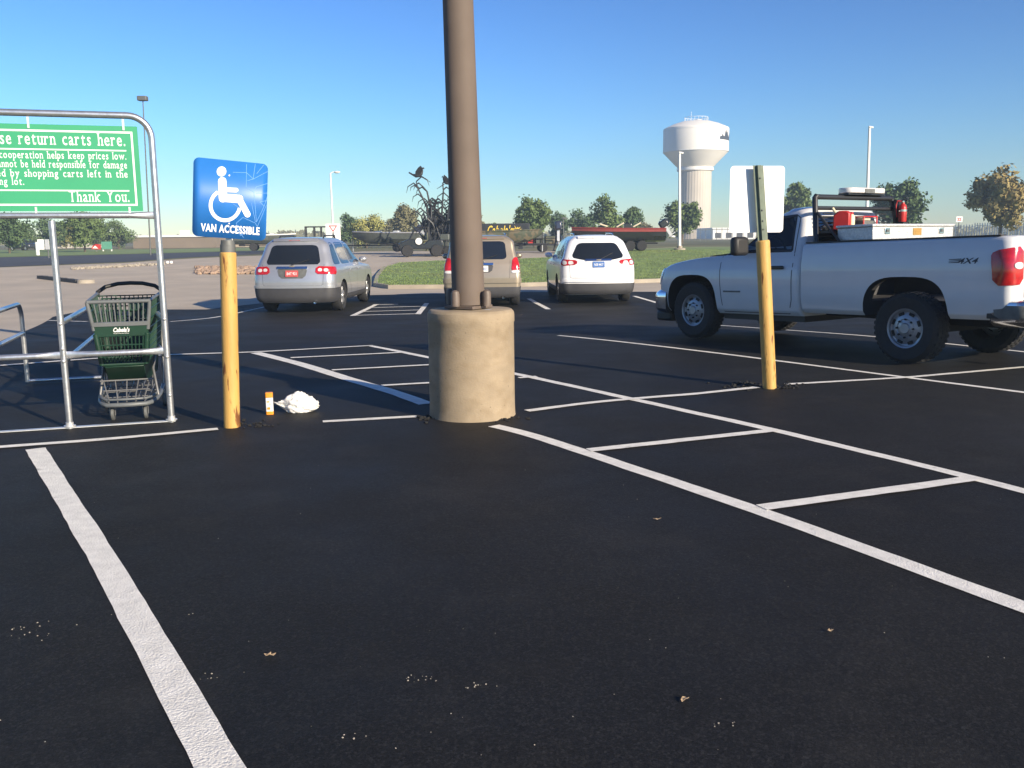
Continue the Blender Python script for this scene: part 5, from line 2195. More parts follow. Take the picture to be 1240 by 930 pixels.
TG = 'trees along the skyline'
for i, a in enumerate((
    (12, 307, 92, 56, 50, 'leaf_dark', 'dark green tree at the far left edge, seen under the green sign', .12),
    (103, 306, 96, 50, 49, 'leaf_green', 'green pointed tree right of the corral centre post, taller than its round neighbour', .12),
    (64, 300, 120, 34, 36, 'leaf_dark', 'dark tree just behind the corral centre post', .08),
    (144, 301, 128, 42, 33, 'leaf_green', 'round green tree left of the long brown wall', .05),
    (80, 300, 130, 40, 30, 'leaf_yellow', 'pale green low tree in the gap behind the pointed tree', .05),
    (30, 300, 126, 40, 26, 'leaf_green', 'small green tree behind the dark tree at the left edge', .05),
    (418, 290, 120, 32, 30, 'leaf_dark', 'dark grey green tree behind the pedestrian yield sign', .05),
    (444, 292, 105, 44, 30, 'leaf_yellow', 'yellow green round tree above the grey boat', .05),
    (492, 291, 110, 42, 40, 'leaf_brown', 'brownish tree left of the bird sculpture', .05),
    (578, 290, 125, 22, 30, 'leaf_brown', 'brownish tree peeking out right of the light pole', .05),
    (596, 290, 135, 26, 20, 'leaf_green', 'low green tree behind the yellow script sign', .05),
    (647, 290, 100, 46, 50, 'leaf_green', 'tall green tree between the gold car and the white car', .06),
    (676, 289, 130, 28, 32, 'leaf_dark', 'dark tree behind the upright outboard motor', .05),
    (705, 289, 125, 34, 36, 'leaf_dark', 'dark green tree left of the tallest tree over the red boat', .05),
    (736, 289, 110, 40, 49, 'leaf_green', 'tallest green tree over the red boat', .05),
    (763, 289, 112, 30, 37, 'leaf_dark', 'green tree right of the tallest tree over the red boat', .05),
    (826, 289, 120, 52, 50, 'leaf_green', 'broad green tree in front of the water tower shaft', .16),
    (961, 284, 120, 40, 62, 'leaf_green', 'green tree showing between the white sign back and the truck cab', .2),
    (468, 291, 130, 30, 24, 'leaf_brown', 'low brownish tree between the yellow green tree and the bird sculpture', .04),
    (520, 294, 82, 30, 20, 'leaf_yellow', 'yellow green shrub under the bird sculpture', .0),
    (557, 290, 118, 34, 30, 'leaf_brown', 'brownish tree directly behind the light pole', .04),
    (778, 289, 150, 26, 22, 'leaf_brown', 'low brown green tree over the stern of the red boat', .04),
    (795, 289, 190, 40, 12, 'leaf_dark', 'long low dark shrub left of the water tower', .0),
    (118, 301, 140, 36, 30, 'leaf_dark', 'dark tree hidden behind the pointed green tree', .04),
    (1086, 284, 96, 62, 64, 'leaf_dark', 'big dark green tree behind the pickup bed rack', .10),
    (1211, 284, 84, 76, 76, 'leaf_ochre', 'large tree turning ochre at the right edge above the fence', .20),
)):
    px, py, Y, wp, hp, m, lab, bare = a
    tree(px, py, Y, wp, hp, M[m], lab, 100 + i, bare, group=TG, dens=1.0 if wp > 40 else .7)

# far hedgerow and scrub that reads as one mass on the horizon
rn = random.Random(31)
lm = MB()
for i in range(9000):
    a = rn.uniform(-40, 46)
    Y = rn.uniform(300, 420)
    x = math.tan(R(a)) * Y
    h = 2.6 + 1.8 * mnoise.noise(Vector((x * .02, 3, 1))) + 1.2 * mnoise.noise(Vector((x * .08, 1, 8)))
    z = .4 + rn.random() ** 1.3 * max(.6, h)
    q = Vector((x, Y, z))
    u = Vector((rn.gauss(0, 1), rn.gauss(0, .4), rn.gauss(0, 1))).normalized()
    v = Vector((rn.gauss(0, 1), rn.gauss(0, .4), rn.gauss(0, 1))).normalized()
    o = len(lm.v)
    lm.v += [q - u * 1.1, q - v * .9, q + u * 1.1, q + v * .9]
    lm.f.append((o, o + 1, o + 2, o + 3))
    lm.m.append(0)
tag(lm.build('hedgerow', M['leaf_brown'], smooth=0, fix=False), kind='stuff')
# lawn blades along the island
lm = MB()
rn = random.Random(8)
poly = [Vector(p) for p in isl]


def inside(p):
    c = False
    n = len(poly)
    for i in range(n):
        a, b = poly[i], poly[(i + 1) % n]
        if (a.y > p.y) != (b.y > p.y) and p.x < (b.x - a.x) * (p.y - a.y) / (b.y - a.y) + a.x:
            c = not c
    return c


x0, x1 = min(p.x for p in poly), 14
y0, y1 = min(p.y for p in poly), 62
k = 0
while k < 26000:
    p = Vector((rn.uniform(x0, x1), y0 + (y1 - y0) * rn.random() ** 1.5))
    if not inside(p):
        continue
    k += 1
    h = rn.uniform(.02, .05)
    a = rn.uniform(0, PI)
    d = Vector((math.cos(a), math.sin(a), 0)) * rn.uniform(.012, .03)
    q = Vector((p.x, p.y, gz(p.y) + .125))
    o = len(lm.v)
    lm.v += [q - d, q + d, q + Vector((rn.uniform(-.04, .04), rn.uniform(-.04, .04), h))]
    lm.f.append((o, o + 1, o + 2))
    lm.m.append(0)
tag(lm.build('grass_blades', M['grass'], smooth=0, fix=False), kind='stuff')

# ------------------------------------------------------------------ water tower
TY = 260
tb_ = PT(840, 288, TY)
t = empty('water_tower', (tb_.x, TY, .4), 0, 'white water tower with a fluted bowl and a dark skyline mural', 'water tower')
s = TY / FPX
zt = lambda py: PT(840, py, TY).z - .4
cr, br = 19.2 * s, 38 * s
mb = MB()
mb.lathe([(cr * 1.04, -.2), (cr * 1.0, 1), (cr * .99, zt(208))], 288)
for i_, v in enumerate(mb.v):      # fluted steel shell
    q_ = 1 + .005 * math.cos(36 * math.atan2(v.y, v.x))
    mb.v[i_] = Vector((v.x * q_, v.y * q_, v.z))
mb.build('shaft', M['towercol'], t, smooth=30)
mb = MB()
pr_ = [(cr * .99, zt(208)), (cr * 1.10, zt(207)), (cr * 1.10, zt(203.5)), (cr * 1.06, zt(203)), (cr * 1.18, zt(201)), (br * .97, zt(185.5)), (br, zt(184)), (br, zt(157)), (br * .99, zt(156)),
       (br * .90, zt(154.2)), (br * .70, zt(150.6)), (br * .45, zt(147.6)), (br * .22, zt(146.6)), (0, zt(146.2))]
mb.lathe(pr_, 96)
mb.build('bowl', M['tower'], t, smooth=25)
mb = MB()
mb.lathe([(cr * 1.115, zt(206.5)), (cr * 1.115, zt(204)), ], 64)
mb.lathe([(br * 1.004, zt(158.6)), (br * 1.004, zt(157.8))], 96)
mb.lathe([(br * 1.004, zt(184.6)), (br * 1.004, zt(183.8))], 96)
mb.build('ring', M['white2'], t, smooth=30)
mb = MB()
for i in range(20):
    a = 2 * PI * i / 20
    p = Vector((math.cos(a) * br * .36, math.sin(a) * br * .36, zt(147.3)))
    mb.tube([p, p + Vector((0, 0, 1.1))], .045, 5)
ringp = [Vector((math.cos(2 * PI * i / 20) * br * .36, math.sin(2 * PI * i / 20) * br * .36, zt(147.3) + 1.1)) for i in range(21)]
mb.tube(ringp, .05, 5)
mb.build('railing', M['white2'], t)
mb = MB()
mb.lathe([(0, zt(146.5)), (.9, zt(146.5)), (.9, zt(145)), (0, zt(144.6))], 16, (.6, 0, 0))
mb.build('vent', M['white2'], t)
mb = MB()
mb.tube([Vector((-1.4, 0, zt(147))), Vector((-1.4, 0, zt(135)))], .05, 6)
mb.build('antenna', M['white2'], t)
# skyline of trees painted on the right of the bowl (a real wrap-round mural)
mb = MB()
rn = random.Random(4)
prof = [0, .10, .12, .5, .12, .14, .8, 1., .55, .9, .45, .16, .14, .62, .2, .5, .85, .7, .3, .15, .6, .12, .1]
zb_, zt_ = zt(171), zt(159.5)
A0, A1 = R(-57), R(4)
for i in range(len(prof) - 1):
    for k in range(4):
        f0, f1 = (i + k / 4) / (len(prof) - 1), (i + (k + 1) / 4) / (len(prof) - 1)
        h0 = prof[i] + (prof[i + 1] - prof[i]) * k / 4
        h1 = prof[i] + (prof[i + 1] - prof[i]) * (k + 1) / 4
        q = []
        for f, h in ((f0, 0), (f1, 0), (f1, h1), (f0, h0)):
            a = A0 + (A1 - A0) * f
            z = zb_ + (zt_ - zb_) * (.16 + .84 * h) if h > 0 or (f, h) in ((f1, h1), (f0, h0)) else zb_ - .25
            q.append(Vector((math.cos(a) * br * 1.003, math.sin(a) * br * 1.003, z)))
        mb.add(q, [(0, 1, 2, 3)])
mb.build('mural', M['mural'], t, smooth=0, fix=False)

# ------------------------------------------------------------------ lamp posts
def lamp(bx, by, tx, ty, Y, r, label, kind, base=False, mt='white2'):
    b = PT(bx, by, Y)
    tp = PT(tx, ty, Y)
    b.z = gz(Y)
    t = empty('street_lamp', b, 0, label, 'street lamp', 'lamps standing along the far roads')
    v = tp - b
    mb = MB()
    mb.tube([Vector((0, 0, 0)), v], r, 12, r1=r * .7)
    mb.build('pole', M[mt], t)
    mb = MB()
    s = Y / FPX
    if kind == 'arm':
        mb.tube([v, v + Vector((.25, 0, .12)), v + Vector((5 * s, 0, .12))], r * .5, 8)
        mb.build('arm', M[mt], t)
        mb = MB()
        mb.ball(v + Vector((8 * s, 0, .10)), 3.4 * s, 12, 0, 0, (1.1, .8, .42))
        mb.build('lamp_head', M['white2'], t)
    elif kind == 'box':
        mb.box(v + Vector((-.2 * s, 0, .1)), (11 * s, 8 * s, 5.4 * s))
        mb.build('lamp_head', M['dsteel'], t, bevel=.06)
    else:
        mb.box(v + Vector((1.5 * s, 0, .05)), (6 * s, 3 * s, 2.2 * s), Matrix.Rotation(R(10), 3, 'Y'))
        mb.build('lamp_head', M[mt], t, bevel=.05)
    if base:
        mb = MB()
        mb.lathe([(7 * s, -.1), (7 * s, 4 * s), (5 * s, 4.6 * s), (0, 4.6 * s)], 18)
        mb.lathe([(3.2 * s, 4.6 * s), (3.2 * s, 7 * s), (0, 7.2 * s)], 14)
        mb.build('base', M['kerb'], t)


lamp(823, 300, 823, 186, 62, .11, 'white lamp post on a concrete foot in front of the water tower', 'short', True)
lamp(1049, 285, 1053, 155, 58, .11, 'tall white lamp post rising behind the pickup bed rack', 'short', True)
lamp(404, 292, 400, 210, 78, .09, 'slender lamp post with a curved arm above the pedestrian yield sign', 'arm')
lamp(182, 303, 173, 121, 70, .055, 'thin lamp post with a dark box head above the green sign corner', 'box', mt='dsteel')
lamp(683, 290, 682, 265, 90, .07, 'short grey lamp post behind the white car, among the dark trees', 'short', mt='dsteel')

# ------------------------------------------------------------------ bird sculpture
SY = 60
sb = PT(528, 307, SY)
sb.z = gz(SY)
s = SY / FPX
t = empty('bird_sculpture', sb, 0, 'dark bronze sculpture of a bird rising over tall bent reeds', 'sculpture')
S2 = lambda px, py, d=0.: PT(px, py, SY) - sb + Vector((0, d, 0))
rn = random.Random(21)
stems = [[(533, 300), (525, 275), (519, 255), (512, 240), (506, 228), (504, 220)],
         [(527, 300), (522, 280), (522, 262), (520, 246), (517, 232), (512, 226), (508, 228)],
         [(534, 302), (536, 280), (535, 262), (536, 245), (537, 230), (536, 222)],
         [(540, 302), (541, 280), (543, 260), (545, 240), (548, 228)],
         [(530, 300), (531, 282), (529, 262), (525, 250), (519, 247), (516, 256)],
         [(545, 302), (548, 280), (551, 258), (553, 240)],
         [(538, 300), (532, 285), (527, 270), (524, 262)],
         [(524, 300), (518, 285), (513, 272), (511, 262), (514, 256)],
         [(550, 300), (553, 276), (556, 256)], [(536, 300), (539, 285), (538, 270), (542, 262)],
         [(529, 296), (534, 280), (540, 268), (540, 252)], [(521, 298), (524, 288), (521, 276), (517, 268)]]
for k in range(16):
    x0 = rn.uniform(516, 556)
    h = rn.uniform(26, 66)
    b1, b2 = rn.uniform(-7, 4), rn.uniform(-9, 9)
    stems.append([(x0, 302), (x0 + b1 * .3, 302 - h * .35), (x0 + b1 * .7, 302 - h * .7), (x0 + b1, 302 - h * .95), (x0 + b1 + b2 * .4, 302 - h), (x0 + b1 + b2 * .8, 302 - h * .92)])
for k, st in enumerate(stems):
    mb = MB()
    dz = rn.uniform(-.5, .5)
    pts = [S2(*p, dz * (1 - i / len(st))) for i, p in enumerate(st)]
    mb.tube(pts, [.09 - .055 * i / (len(pts) - 1) for i in range(len(pts))], 8)
    for i in range(2, len(pts)):      # leaves curling off the stem
        a = pts[i]
        sd = rn.choice((-1, 1))
        L = rn.uniform(.35, .8)
        mb.tube([a, a + Vector((sd * L * .5, 0, L * .45)), a + Vector((sd * L, rn.uniform(-.2, .2), L * .15)), a + Vector((sd * L * 1.15, 0, -L * .4))], [.045, .05, .03, .008], 6)
    mb.build('reed', M['bronze'], t, smooth=50)
mb = MB()
# mass of leaves at the foot
for i in range(190):
    p = S2(rn.uniform(512, 556), rn.uniform(262, 300), rn.uniform(-.8, .8))
    d = Vector((rn.uniform(-.4, .4), rn.uniform(-.3, .3), rn.uniform(.3, .9)))
    mb.tube([p - d * .5, p, p + d * .5 + Vector((rn.uniform(-.3, .3), 0, 0))], [.02, .075, .012], 5)
mb.build('foliage', M['bronze'], t, smooth=50)
for k, (bxp, byp, sc_, flip) in enumerate((((507, 213), None, .82, 1), ((541, 222), None, .7, -1))):
    px, py = bxp
    c = S2(px, py)
    mb = MB()
    e = s * sc_

    def V(x, z, y=0.):
        return c + Vector((x * e * flip, y * e, z * e))
    # body, tail, neck and head as one lofted form, wings raised
    mb.tube([V(-14, 5), V(-9, 2), V(-4, 0), V(1, 1), V(4, 3), V(5.5, 7), V(5, 10), V(7, 11), V(8.5, 10)], [e * r for r in (1.1, 1.3, 2.6, 3.0, 2.2, 1.3, 1.5, 1.4, .3)], 10)
    body = mb.build('bird', M['bronze'], t, smooth=60)
    for sd in (-1, 1):
        mb = MB()
        w0 = [V(-5, 1, sd * 2), V(3, 2, sd * 2), V(5, 9, sd * 5), V(4, 14, sd * 7), V(0, 11, sd * 6), V(-4, 6, sd * 4)]
        w1 = [p + Vector((0, sd * e * .8, 0)) for p in w0]
        mb.add(w0 + w1, [(0, 1, 2, 3, 4, 5), (11, 10, 9, 8, 7, 6)] + [(i, (i + 1) % 6, 6 + (i + 1) % 6, 6 + i) for i in range(6)])
        mb.build('wing', M['bronze'], body, smooth=0)
    mb = MB()
    mb.tube([V(4, -1), V(10, -5), V(17, -9)], [e * .9, e * .7, e * .3], 6)
    mb.build('leg', M['bronze'], body, smooth=50)
# stone pedestal
pb = PT(541, 309, SY + 1.2)
pb.z = gz(SY)
mb = MB()
mb.box((0, 0, .62), (1.9, 1.6, 1.24))
o = mb.build('stone_pedestal', M['stone'], bevel=.05, loc=pb)
tag(o, 'tan stone block pedestal beside the reed sculpture, left of the light pole', 'pedestal')

# ------------------------------------------------------------------ boats on trailers
def hull(mb, L, bm_, dp, sheer=.12, n=18):
    """A square-sterned boat hull, bow at +x."""
    rows = []
    for i in range(n + 1):
        f = i / n
        x = -L / 2 + L * f
        wv = bm_ / 2 * (1 - max(0, (f - .45) / .55) ** 2.4)
        wv = max(wv, .02)
        zk = dp * .75 * max(0, (f - .62) / .38) ** 2.2
        zs = dp + sheer * f * f
        rows.append([Vector((x, -wv, zs)), Vector((x, -wv * .96, zk + (zs - zk) * .45)), Vector((x, -wv * .72, zk + .10 * dp)), Vector((x, 0, zk)),
                     Vector((x, wv * .72, zk + .10 * dp)), Vector((x, wv * .96, zk + (zs - zk) * .45)), Vector((x, wv, zs)), Vector((x, wv * .82, zs - .03)), Vector((x, 0, zs - .12)), Vector((x, -wv * .82, zs - .03))])
    m = len(rows[0])
    vs = [v for r in rows for v in r]
    fs = [(i * m + j, i * m + (j + 1) % m, (i + 1) * m + (j + 1) % m, (i + 1) * m + j) for i in range(n) for j in range(m)]
    fs += [tuple(range(m))[::-1], tuple(n * m + j for j in range(m))]
    mb.add(vs, fs)


def outboard(parent, x, z, sc=1., tilt=20, name='outboard_motor', m='motor'):
    rot = Matrix.Rotation(R(tilt), 3, 'Y')
    mb = MB()
    mb.box(Vector((x, 0, z)) + rot @ Vector((-.14, 0, .36 * sc)), (.62 * sc, .40 * sc, .50 * sc), rot)
    o = mb.build(name, M[m], parent, bevel=.10 * sc)
    mb = MB()
    mb.box(Vector((x, 0, z)) + rot @ Vector((-.12, 0, -.1 * sc)), (.20 * sc, .15 * sc, .8 * sc), rot)
    mb.box(Vector((x, 0, z)) + rot @ Vector((-.2, 0, -.52 * sc)), (.5 * sc, .10 * sc, .05 * sc), rot)
    mb.ball(Vector((x, 0, z)) + rot @ Vector((-.12, 0, -.66 * sc)), .10 * sc, 10, 0, 0, (2.2, 1, 1))
    mb.build('leg', M['galvb'], o)
    return o


def boat(px, py, Y, rz, L, dp, mts, label, motor=None, red=False, deck=True, wheels=2, lift=.55):
    b = PT(px, py, Y)
    b.z = gz(Y) + (.14 if 'ground' not in label else 0)
    t = empty('boat', b + Vector((0, 0, lift)), rz, label, 'boat', 'boats displayed on trailers')
    mb = MB()
    hull(mb, L, 2.1, dp)
    h = mb.build('hull', M[mts[0]], t, smooth=35)
    mb = MB()
    for s in (-1, 1):
        pts = []
        for i in range(19):
            f = i / 18
            wv = max(1.05 * (1 - max(0, (f - .45) / .55) ** 2.4), .02)
            pts.append(Vector((-L / 2 + L * f, s * wv, dp + .12 * f * f)))
        mb.tube(pts, .05, 6)
    mb.build('gunwale', M[mts[1]], t)
    if red:
        mb = MB()
        for s in (-1, 1):
            for i in range(18):
                q = []
                for f, zf in ((i / 18, .0), ((i + 1) / 18, .0), ((i + 1) / 18, 1), (i / 18, 1)):
                    wv = max(1.05 * (1 - max(0, (f - .45) / .55) ** 2.4), .02)
                    q.append(Vector((-L / 2 + L * f, s * (wv * 1.005 + .015), dp + .12 * f * f - .20 + .19 * zf)))
                mb.add(q, [(0, 1, 2, 3)])
        sp_ = mb.build('stripe', M['hullred'], h, smooth=0)
        mb = MB()
        text(mb, 'RANGER', Vector((-L / 2 + 2.0, -1.075, dp - .42)), (1, 0, 0), (0, 0, 1), width=1.0, height=.16, bold=.02, shear=.25)
        mb.build('lettering', M['white2'], h, smooth=0)
        mb = MB()
        for x, tl in ((-L * .02, 30), (-L * .20, 28), (L * .16, -18)):
            mb.box((x, .1, dp + .26), (.55, .5, .09), Matrix.Rotation(R(tl), 3, 'Y'))
        mb.build('seat', M['cream'], t, bevel=.02)
        mb = MB()
        mb.box((-L * .10, .3, dp + .18), (.5, .7, .35))
        mb.build('console', M['hullblack'], t, bevel=.05)
    else:
        mb = MB()
        for x in (-L * .15, L * .12):
            mb.box((x, 0, dp + .08), (.4, .9, .16))
        mb.build('seat', M[mts[1]], t, bevel=.03)
    if motor:
        outboard(t, -L / 2 - .05, dp - .05, motor[0], motor[1], m=motor[2])
    # trailer
    tr = empty('boat_trailer', b, rz, 'trailer under the ' + label[:label.find(' on ')] if ' on ' in label else 'trailer under the ' + label, 'trailer', 'boat trailers')
    mb = MB()
    for s in (-1, 1):
        mb.tube([Vector((-L * .42, s * .55, .48)), Vector((L * .22, s * .55, .48)), Vector((L * .58, 0, .46))], .05, 6)
    mb.tube([Vector((-L * .18, -.95, .36)), Vector((-L * .18, .95, .36))], .045, 6)
    mb.tube([Vector((L * .50, 0, .46)), Vector((L * .50, 0, lift + dp * .9))], .04, 6)
    mb.build('frame', M['black2'], tr)
    for k in range(wheels):
        for s in (-1, 1):
            mb = MB()
            mb.lathe([(.0, -.09), (.12, -.1), (.30, -.1), (.33, -.06), (.33, .06), (.30, .1), (.12, .1), (0, .09)], 24, (-L * .18 + (k - (wheels - 1) / 2) * .75, s * .98, .33), 'y')
            w_ = mb.build('wheel', M['rubber'], tr)
            mb = MB()
            mb.lathe([(0, -.085), (.17, -.085), (.19, -.10), (.19, .10), (.17, .085), (0, .085)], 18, (-L * .18 + (k - (wheels - 1) / 2) * .75, s * .98, .33), 'y')
            mb.build('rim', M['galvb'], w_)
    mb = MB()
    mb.box((L * .5, 0, .2), (.06, .06, .5))
    mb.build('jack', M['galvb'], tr)
    return t


boat(469, 309, 66, R(178), 4.9, .78, ('hullgrey', 'galvb'), 'grey green flat boat on a trailer, bow to the left, behind the silver car', (.9, 50, 'motor'), wheels=1)
boat(617, 307, 64, R(2), 4.6, .80, ('camo', 'camo'), 'camouflaged boat on a trailer below the yellow script sign', None, wheels=1)
boat(748, 303, 60, R(178), 6.0, .85, ('hullblack', 'hullred'), 'black and red bass boat on a trailer above the roof of the white car', (1.0, 35, 'hullblack'), red=True)
boat(322, 307, 80, R(10), 5.2, .75, ('hullgrey', 'white2'), 'dark white edged boat on a trailer beside the blue sign', None, wheels=1)
# outboard motors on a stand
b = PT(676, 306, 61)
b.z = gz(61) + .14
t = empty('motor_stand', b, R(90), 'dark outboard motor on an upright display stand left of the white car', 'outboard motor')
mb = MB()
mb.tube([Vector((0, -.30, 0)), Vector((0, -.08, 1.2))], .05, 8)
mb.tube([Vector((0, .30, 0)), Vector((0, .08, 1.2))], .05, 8)
mb.box((0, 0, 1.2), (.1, .5, .3))
mb.box((0, 0, .04), (.9, .8, .05))
mb.build('stand', M['black2'], t)
outboard(t, .05, 1.25, 1.15, 4, m='motor')
mb = MB()
for i in range(3):
    mb.box((-.16 - .0 * i, -.235, 1.50 + .2 * i), (.12, .02, .05))
mb.build('decal', M['white2'], t)
# monument board with the yellow script
b = PT(606, 300, 84)
b.z = gz(84)
t = empty('monument_sign', b, 0, 'dark monument board with yellow script lettering and a yellow splash emblem', 'sign')
s = 84 / FPX
mb = MB()
mb.box((-.3, 0, PT(606, 281, 84).z - b.z), (78 * s, .35, 20 * s))
mb.build('board', M['bronze'], t, bevel=.05)
for x in (-30, 24):
    mb = MB()
    mb.box((x * s, .05, .5), (.4, .3, 1.6))
    mb.build('post', M['bronze'], t)
mb = MB()
zz = PT(606, 283.5, 84).z - b.z
text(mb, "Cabela's", Vector((-16 * s, -.20, zz)), (1, 0, 0), (0, 0, 1), width=30 * s, height=10.5 * s, bold=.022, shear=.2, space=1.12)
mb.build('lettering', M['gold_letter'], t, smooth=0)
mb = MB()
rn = random.Random(3)
c = Vector((20 * s, -.205, zz + 4.5 * s))
ring = []
for i in range(22):
    a = 2 * PI * i / 22
    r = (5.2 if i % 2 else 2.6) * rn.uniform(.75, 1.25)
    ring.append(c + Vector((math.cos(a) * r * s * 1.25, 0, math.sin(a) * r * s)))
mb.add([c] + ring, [(0, 1 + i, 1 + (i + 1) % 22) for i in range(22)])
mb.build('emblem', M['gold_letter'], t, smooth=0)

# ------------------------------------------------------------------ utility vehicle near the sculpture
b = PT(510, 311.5, 56)
b.z = gz(56) + .01
t = empty('utility_vehicle', b, R(188), 'dark utility vehicle with big tyres standing in front of the sculpture', 'utility vehicle')
mb = MB()
mb.prism([(-1.3, .45), (1.25, .45), (1.35, .8), (.75, 1.05), (.35, 1.0), (-.2, .72), (-.45, 1.0), (-1.3, 1.0)], 1.3, (0, -.65, 0))
mb.build('body', M['hullblack'], t, bevel=.05)
mb = MB()
for y in (-.6, .6):
    mb.tube([Vector((.7, y, 1.0)), Vector((.3, y, 1.75)), Vector((-.45, y, 1.75)), Vector((-.55, y, 1.0))], .035, 8)
for x in (.3, -.45):
    mb.tube([Vector((x, -.6, 1.75)), Vector((x, .6, 1.75))], .035, 8)
mb.build('roll_cage', M['black2'], t, smooth=50)
mb = MB()
mb.box((-.15, 0, .95), (.5, 1.1, .12))
mb.box((-.38, 0, 1.2), (.12, 1.1, .5))
mb.build('seat', M['camo'], t, bevel=.04)
for x in (.85, -.9):
    for y in (-.6, .6):
        mb = MB()
        mb.lathe([(.14, -.13), (.32, -.13), (.36, -.07), (.36, .07), (.32, .13), (.14, .13)], 22, (x, y, .36), 'y')
        w_ = mb.build('wheel', M['rubber'], t)
        mb = MB()
        mb.lathe([(0, -.12), (.15, -.12), (.15, .12), (0, .12)], 16, (x, y, .36), 'y')
        mb.build('rim', M['galvb'], w_)
mb = MB()
mb.lathe([(0, -.02), (.16, -.02), (.2, .03), (.2, .05)], 18, (.15, .70, .92), 'y')
mb.build('spotlight', M['white2'], t)

for (px, py, Y, rz_, lab) in ((543, 309.5, 57, 175, 'dark low equipment trailer loaded with crates beside the stone pedestal'), (655, 309, 66, 185, 'dark low equipment trailer loaded with crates left of the motor stand')):
    b = PT(px, py, Y)
    b.z = gz(Y) + .02
    t = empty('equipment_trailer', b, R(rz_), lab, 'trailer', 'equipment trailers')
    mb = MB()
    mb.box((0, 0, .52), (2.3, 1.3, .10))
    mb.build('bed', M['black2'], t)
    mb = MB()
    for x in (-1.1, 0, 1.1):
        for y in (-.62, .62):
            mb.tube([Vector((x, y, .55)), Vector((x, y, .95))], .03, 6)
    for y in (-.62, .62):
        mb.tube([Vector((-1.1, y, .95)), Vector((1.1, y, .95))], .03, 6)
    mb.build('side_rail', M['black2'], t)
    mb = MB()
    mb.tube([Vector((1.1, 0, .5)), Vector((2.0, 0, .45))], .05, 6)
    mb.build('tow_bar', M['black2'], t)
    for (x, y, w_, h_, mm) in ((-.65, -.1, .7, .55, 'camo'), (.15, .1, .55, .75, 'hullgrey'), (.75, -.15, .45, .4, 'redpaint')):
        mb = MB()
        mb.box((x, y, .57 + h_ / 2), (w_, .8, h_))
        mb.build('crate', M[mm], t, bevel=.04)
    for y in (-.75, .75):
        mb = MB()
        mb.lathe([(0, -.08), (.12, -.09), (.26, -.09), (.29, -.05), (.29, .05), (.26, .09), (.12, .09), (0, .08)], 20, (-.1, y, .29), 'y')
        mb.build('wheel', M['rubber'], t)

# ------------------------------------------------------------------ signs in the distance
YY = 34
b = PT(405, 338, YY)
b.z = gz(YY)
t = empty('yield_sign', b, 0, 'white sign with a red yield triangle and a walking figure above the silver car', 'sign')
s = YY / FPX
tp = PT(403.5, 282, YY) - b
mb = MB()
mb.tube([Vector((0, .03, 0)), tp + Vector((0, .03, .25))], .03, 8)
mb.build('post', M['galv'], t)
mb = MB()
pw, ph = 17.5 * s, 21.5 * s
mb.prism(round_poly(pw, ph, .03, 4), .006, tp, ((1, 0, 0), (0, 0, 1), (0, -1, 0)))
sp = mb.build('sign_panel', M['white'], t, smooth=0)
mb = MB()
tri = [(-.16, .24), (.16, .24), (0, .0)]
tin = [(-.105, .208), (.105, .208), (0, .055)]
o_ = tp + Vector((0, -.010, .03))
for i in range(3):
    j = (i + 1) % 3
    mb.add([o_ + Vector((a[0], 0, a[1])) for a in (tri[i], tri[j], tin[j], tin[i])], [(0, 1, 2, 3)])
mb.build('yield_triangle', M['redpaint'], sp, smooth=0)
mb = MB()
o_ = tp + Vector((0, -.010, -.14))
for i, (a, c, wd) in enumerate((((0, .10), (0, .02), .05), ((0, .03), (-.05, -.10), .03), ((0, .03), (.06, -.10), .03), ((0, .09), (-.07, .02), .022), ((0, .09), (.07, .03), .022))):
    a, c = Vector(a), Vector(c)
    n = (c - a).normalized()
    n = Vector((-n.y, n.x)) * wd / 2
    mb.add([o_ + Vector((q.x, -.0004 * i, q.y)) for q in (a + n, c + n, c - n, a - n)], [(0, 1, 2, 3)])
mb.add([o_ + Vector((.028 * math.cos(2 * PI * i / 12), -.003, .135 + .028 * math.sin(2 * PI * i / 12))) for i in range(12)], [tuple(range(12))])
mb.build('walking_figure', M['black'], sp, smooth=0)

b = PT(60, 322, 62)
b.z = gz(62)
t = empty('road_sign', b, 0, 'pair of blank white sign panels on one post at left, seen past the corral', 'sign')
s = 62 / FPX
tp = PT(54, 296, 62) - b
mb = MB()
mb.tube([Vector((0, 0, 0)), tp + Vector((.2, .02, .3))], .045, 8)
mb.build('post', M['dsteel'], t)
for dx, a in ((-4, 12), (3.4, -25)):
    mb = MB()
    mb.box(tp + Vector((dx * s, -.05, 0)), (7 * s, .02, 12 * s), Matrix.Rotation(R(a), 3, 'Z'))
    mb.build('sign_panel', M['white'], t)
b = PT(46.5, 314, 75)
b.z = gz(75)
mb = MB()
s = 75 / FPX
mb.lathe([(.14, 0), (.14, 15 * s), (.10, 15.6 * s), (0, 15.8 * s)], 12)
o = mb.build('marker_post', M['white2'], loc=b)
tag(o, 'short white marker post on the grass, left of the pair of white signs', 'post')
# white concrete blocks by the road
for dx in (203, 207.5):
    b = PT(dx, 320, 50)
    b.z = gz(50)
    mb = MB()
    s = 50 / FPX
    mb.box((0, 0, 1.5 * s), (3.2 * s, 3 * s, 3.2 * s))
    o = mb.build('white_block', M['white2'], loc=b, bevel=.04)
    tag(o, 'small white block at the road edge, ' + ('left' if dx < 205 else 'right') + ' one of the pair beside the corral post', 'block', 'white blocks at the road edge')
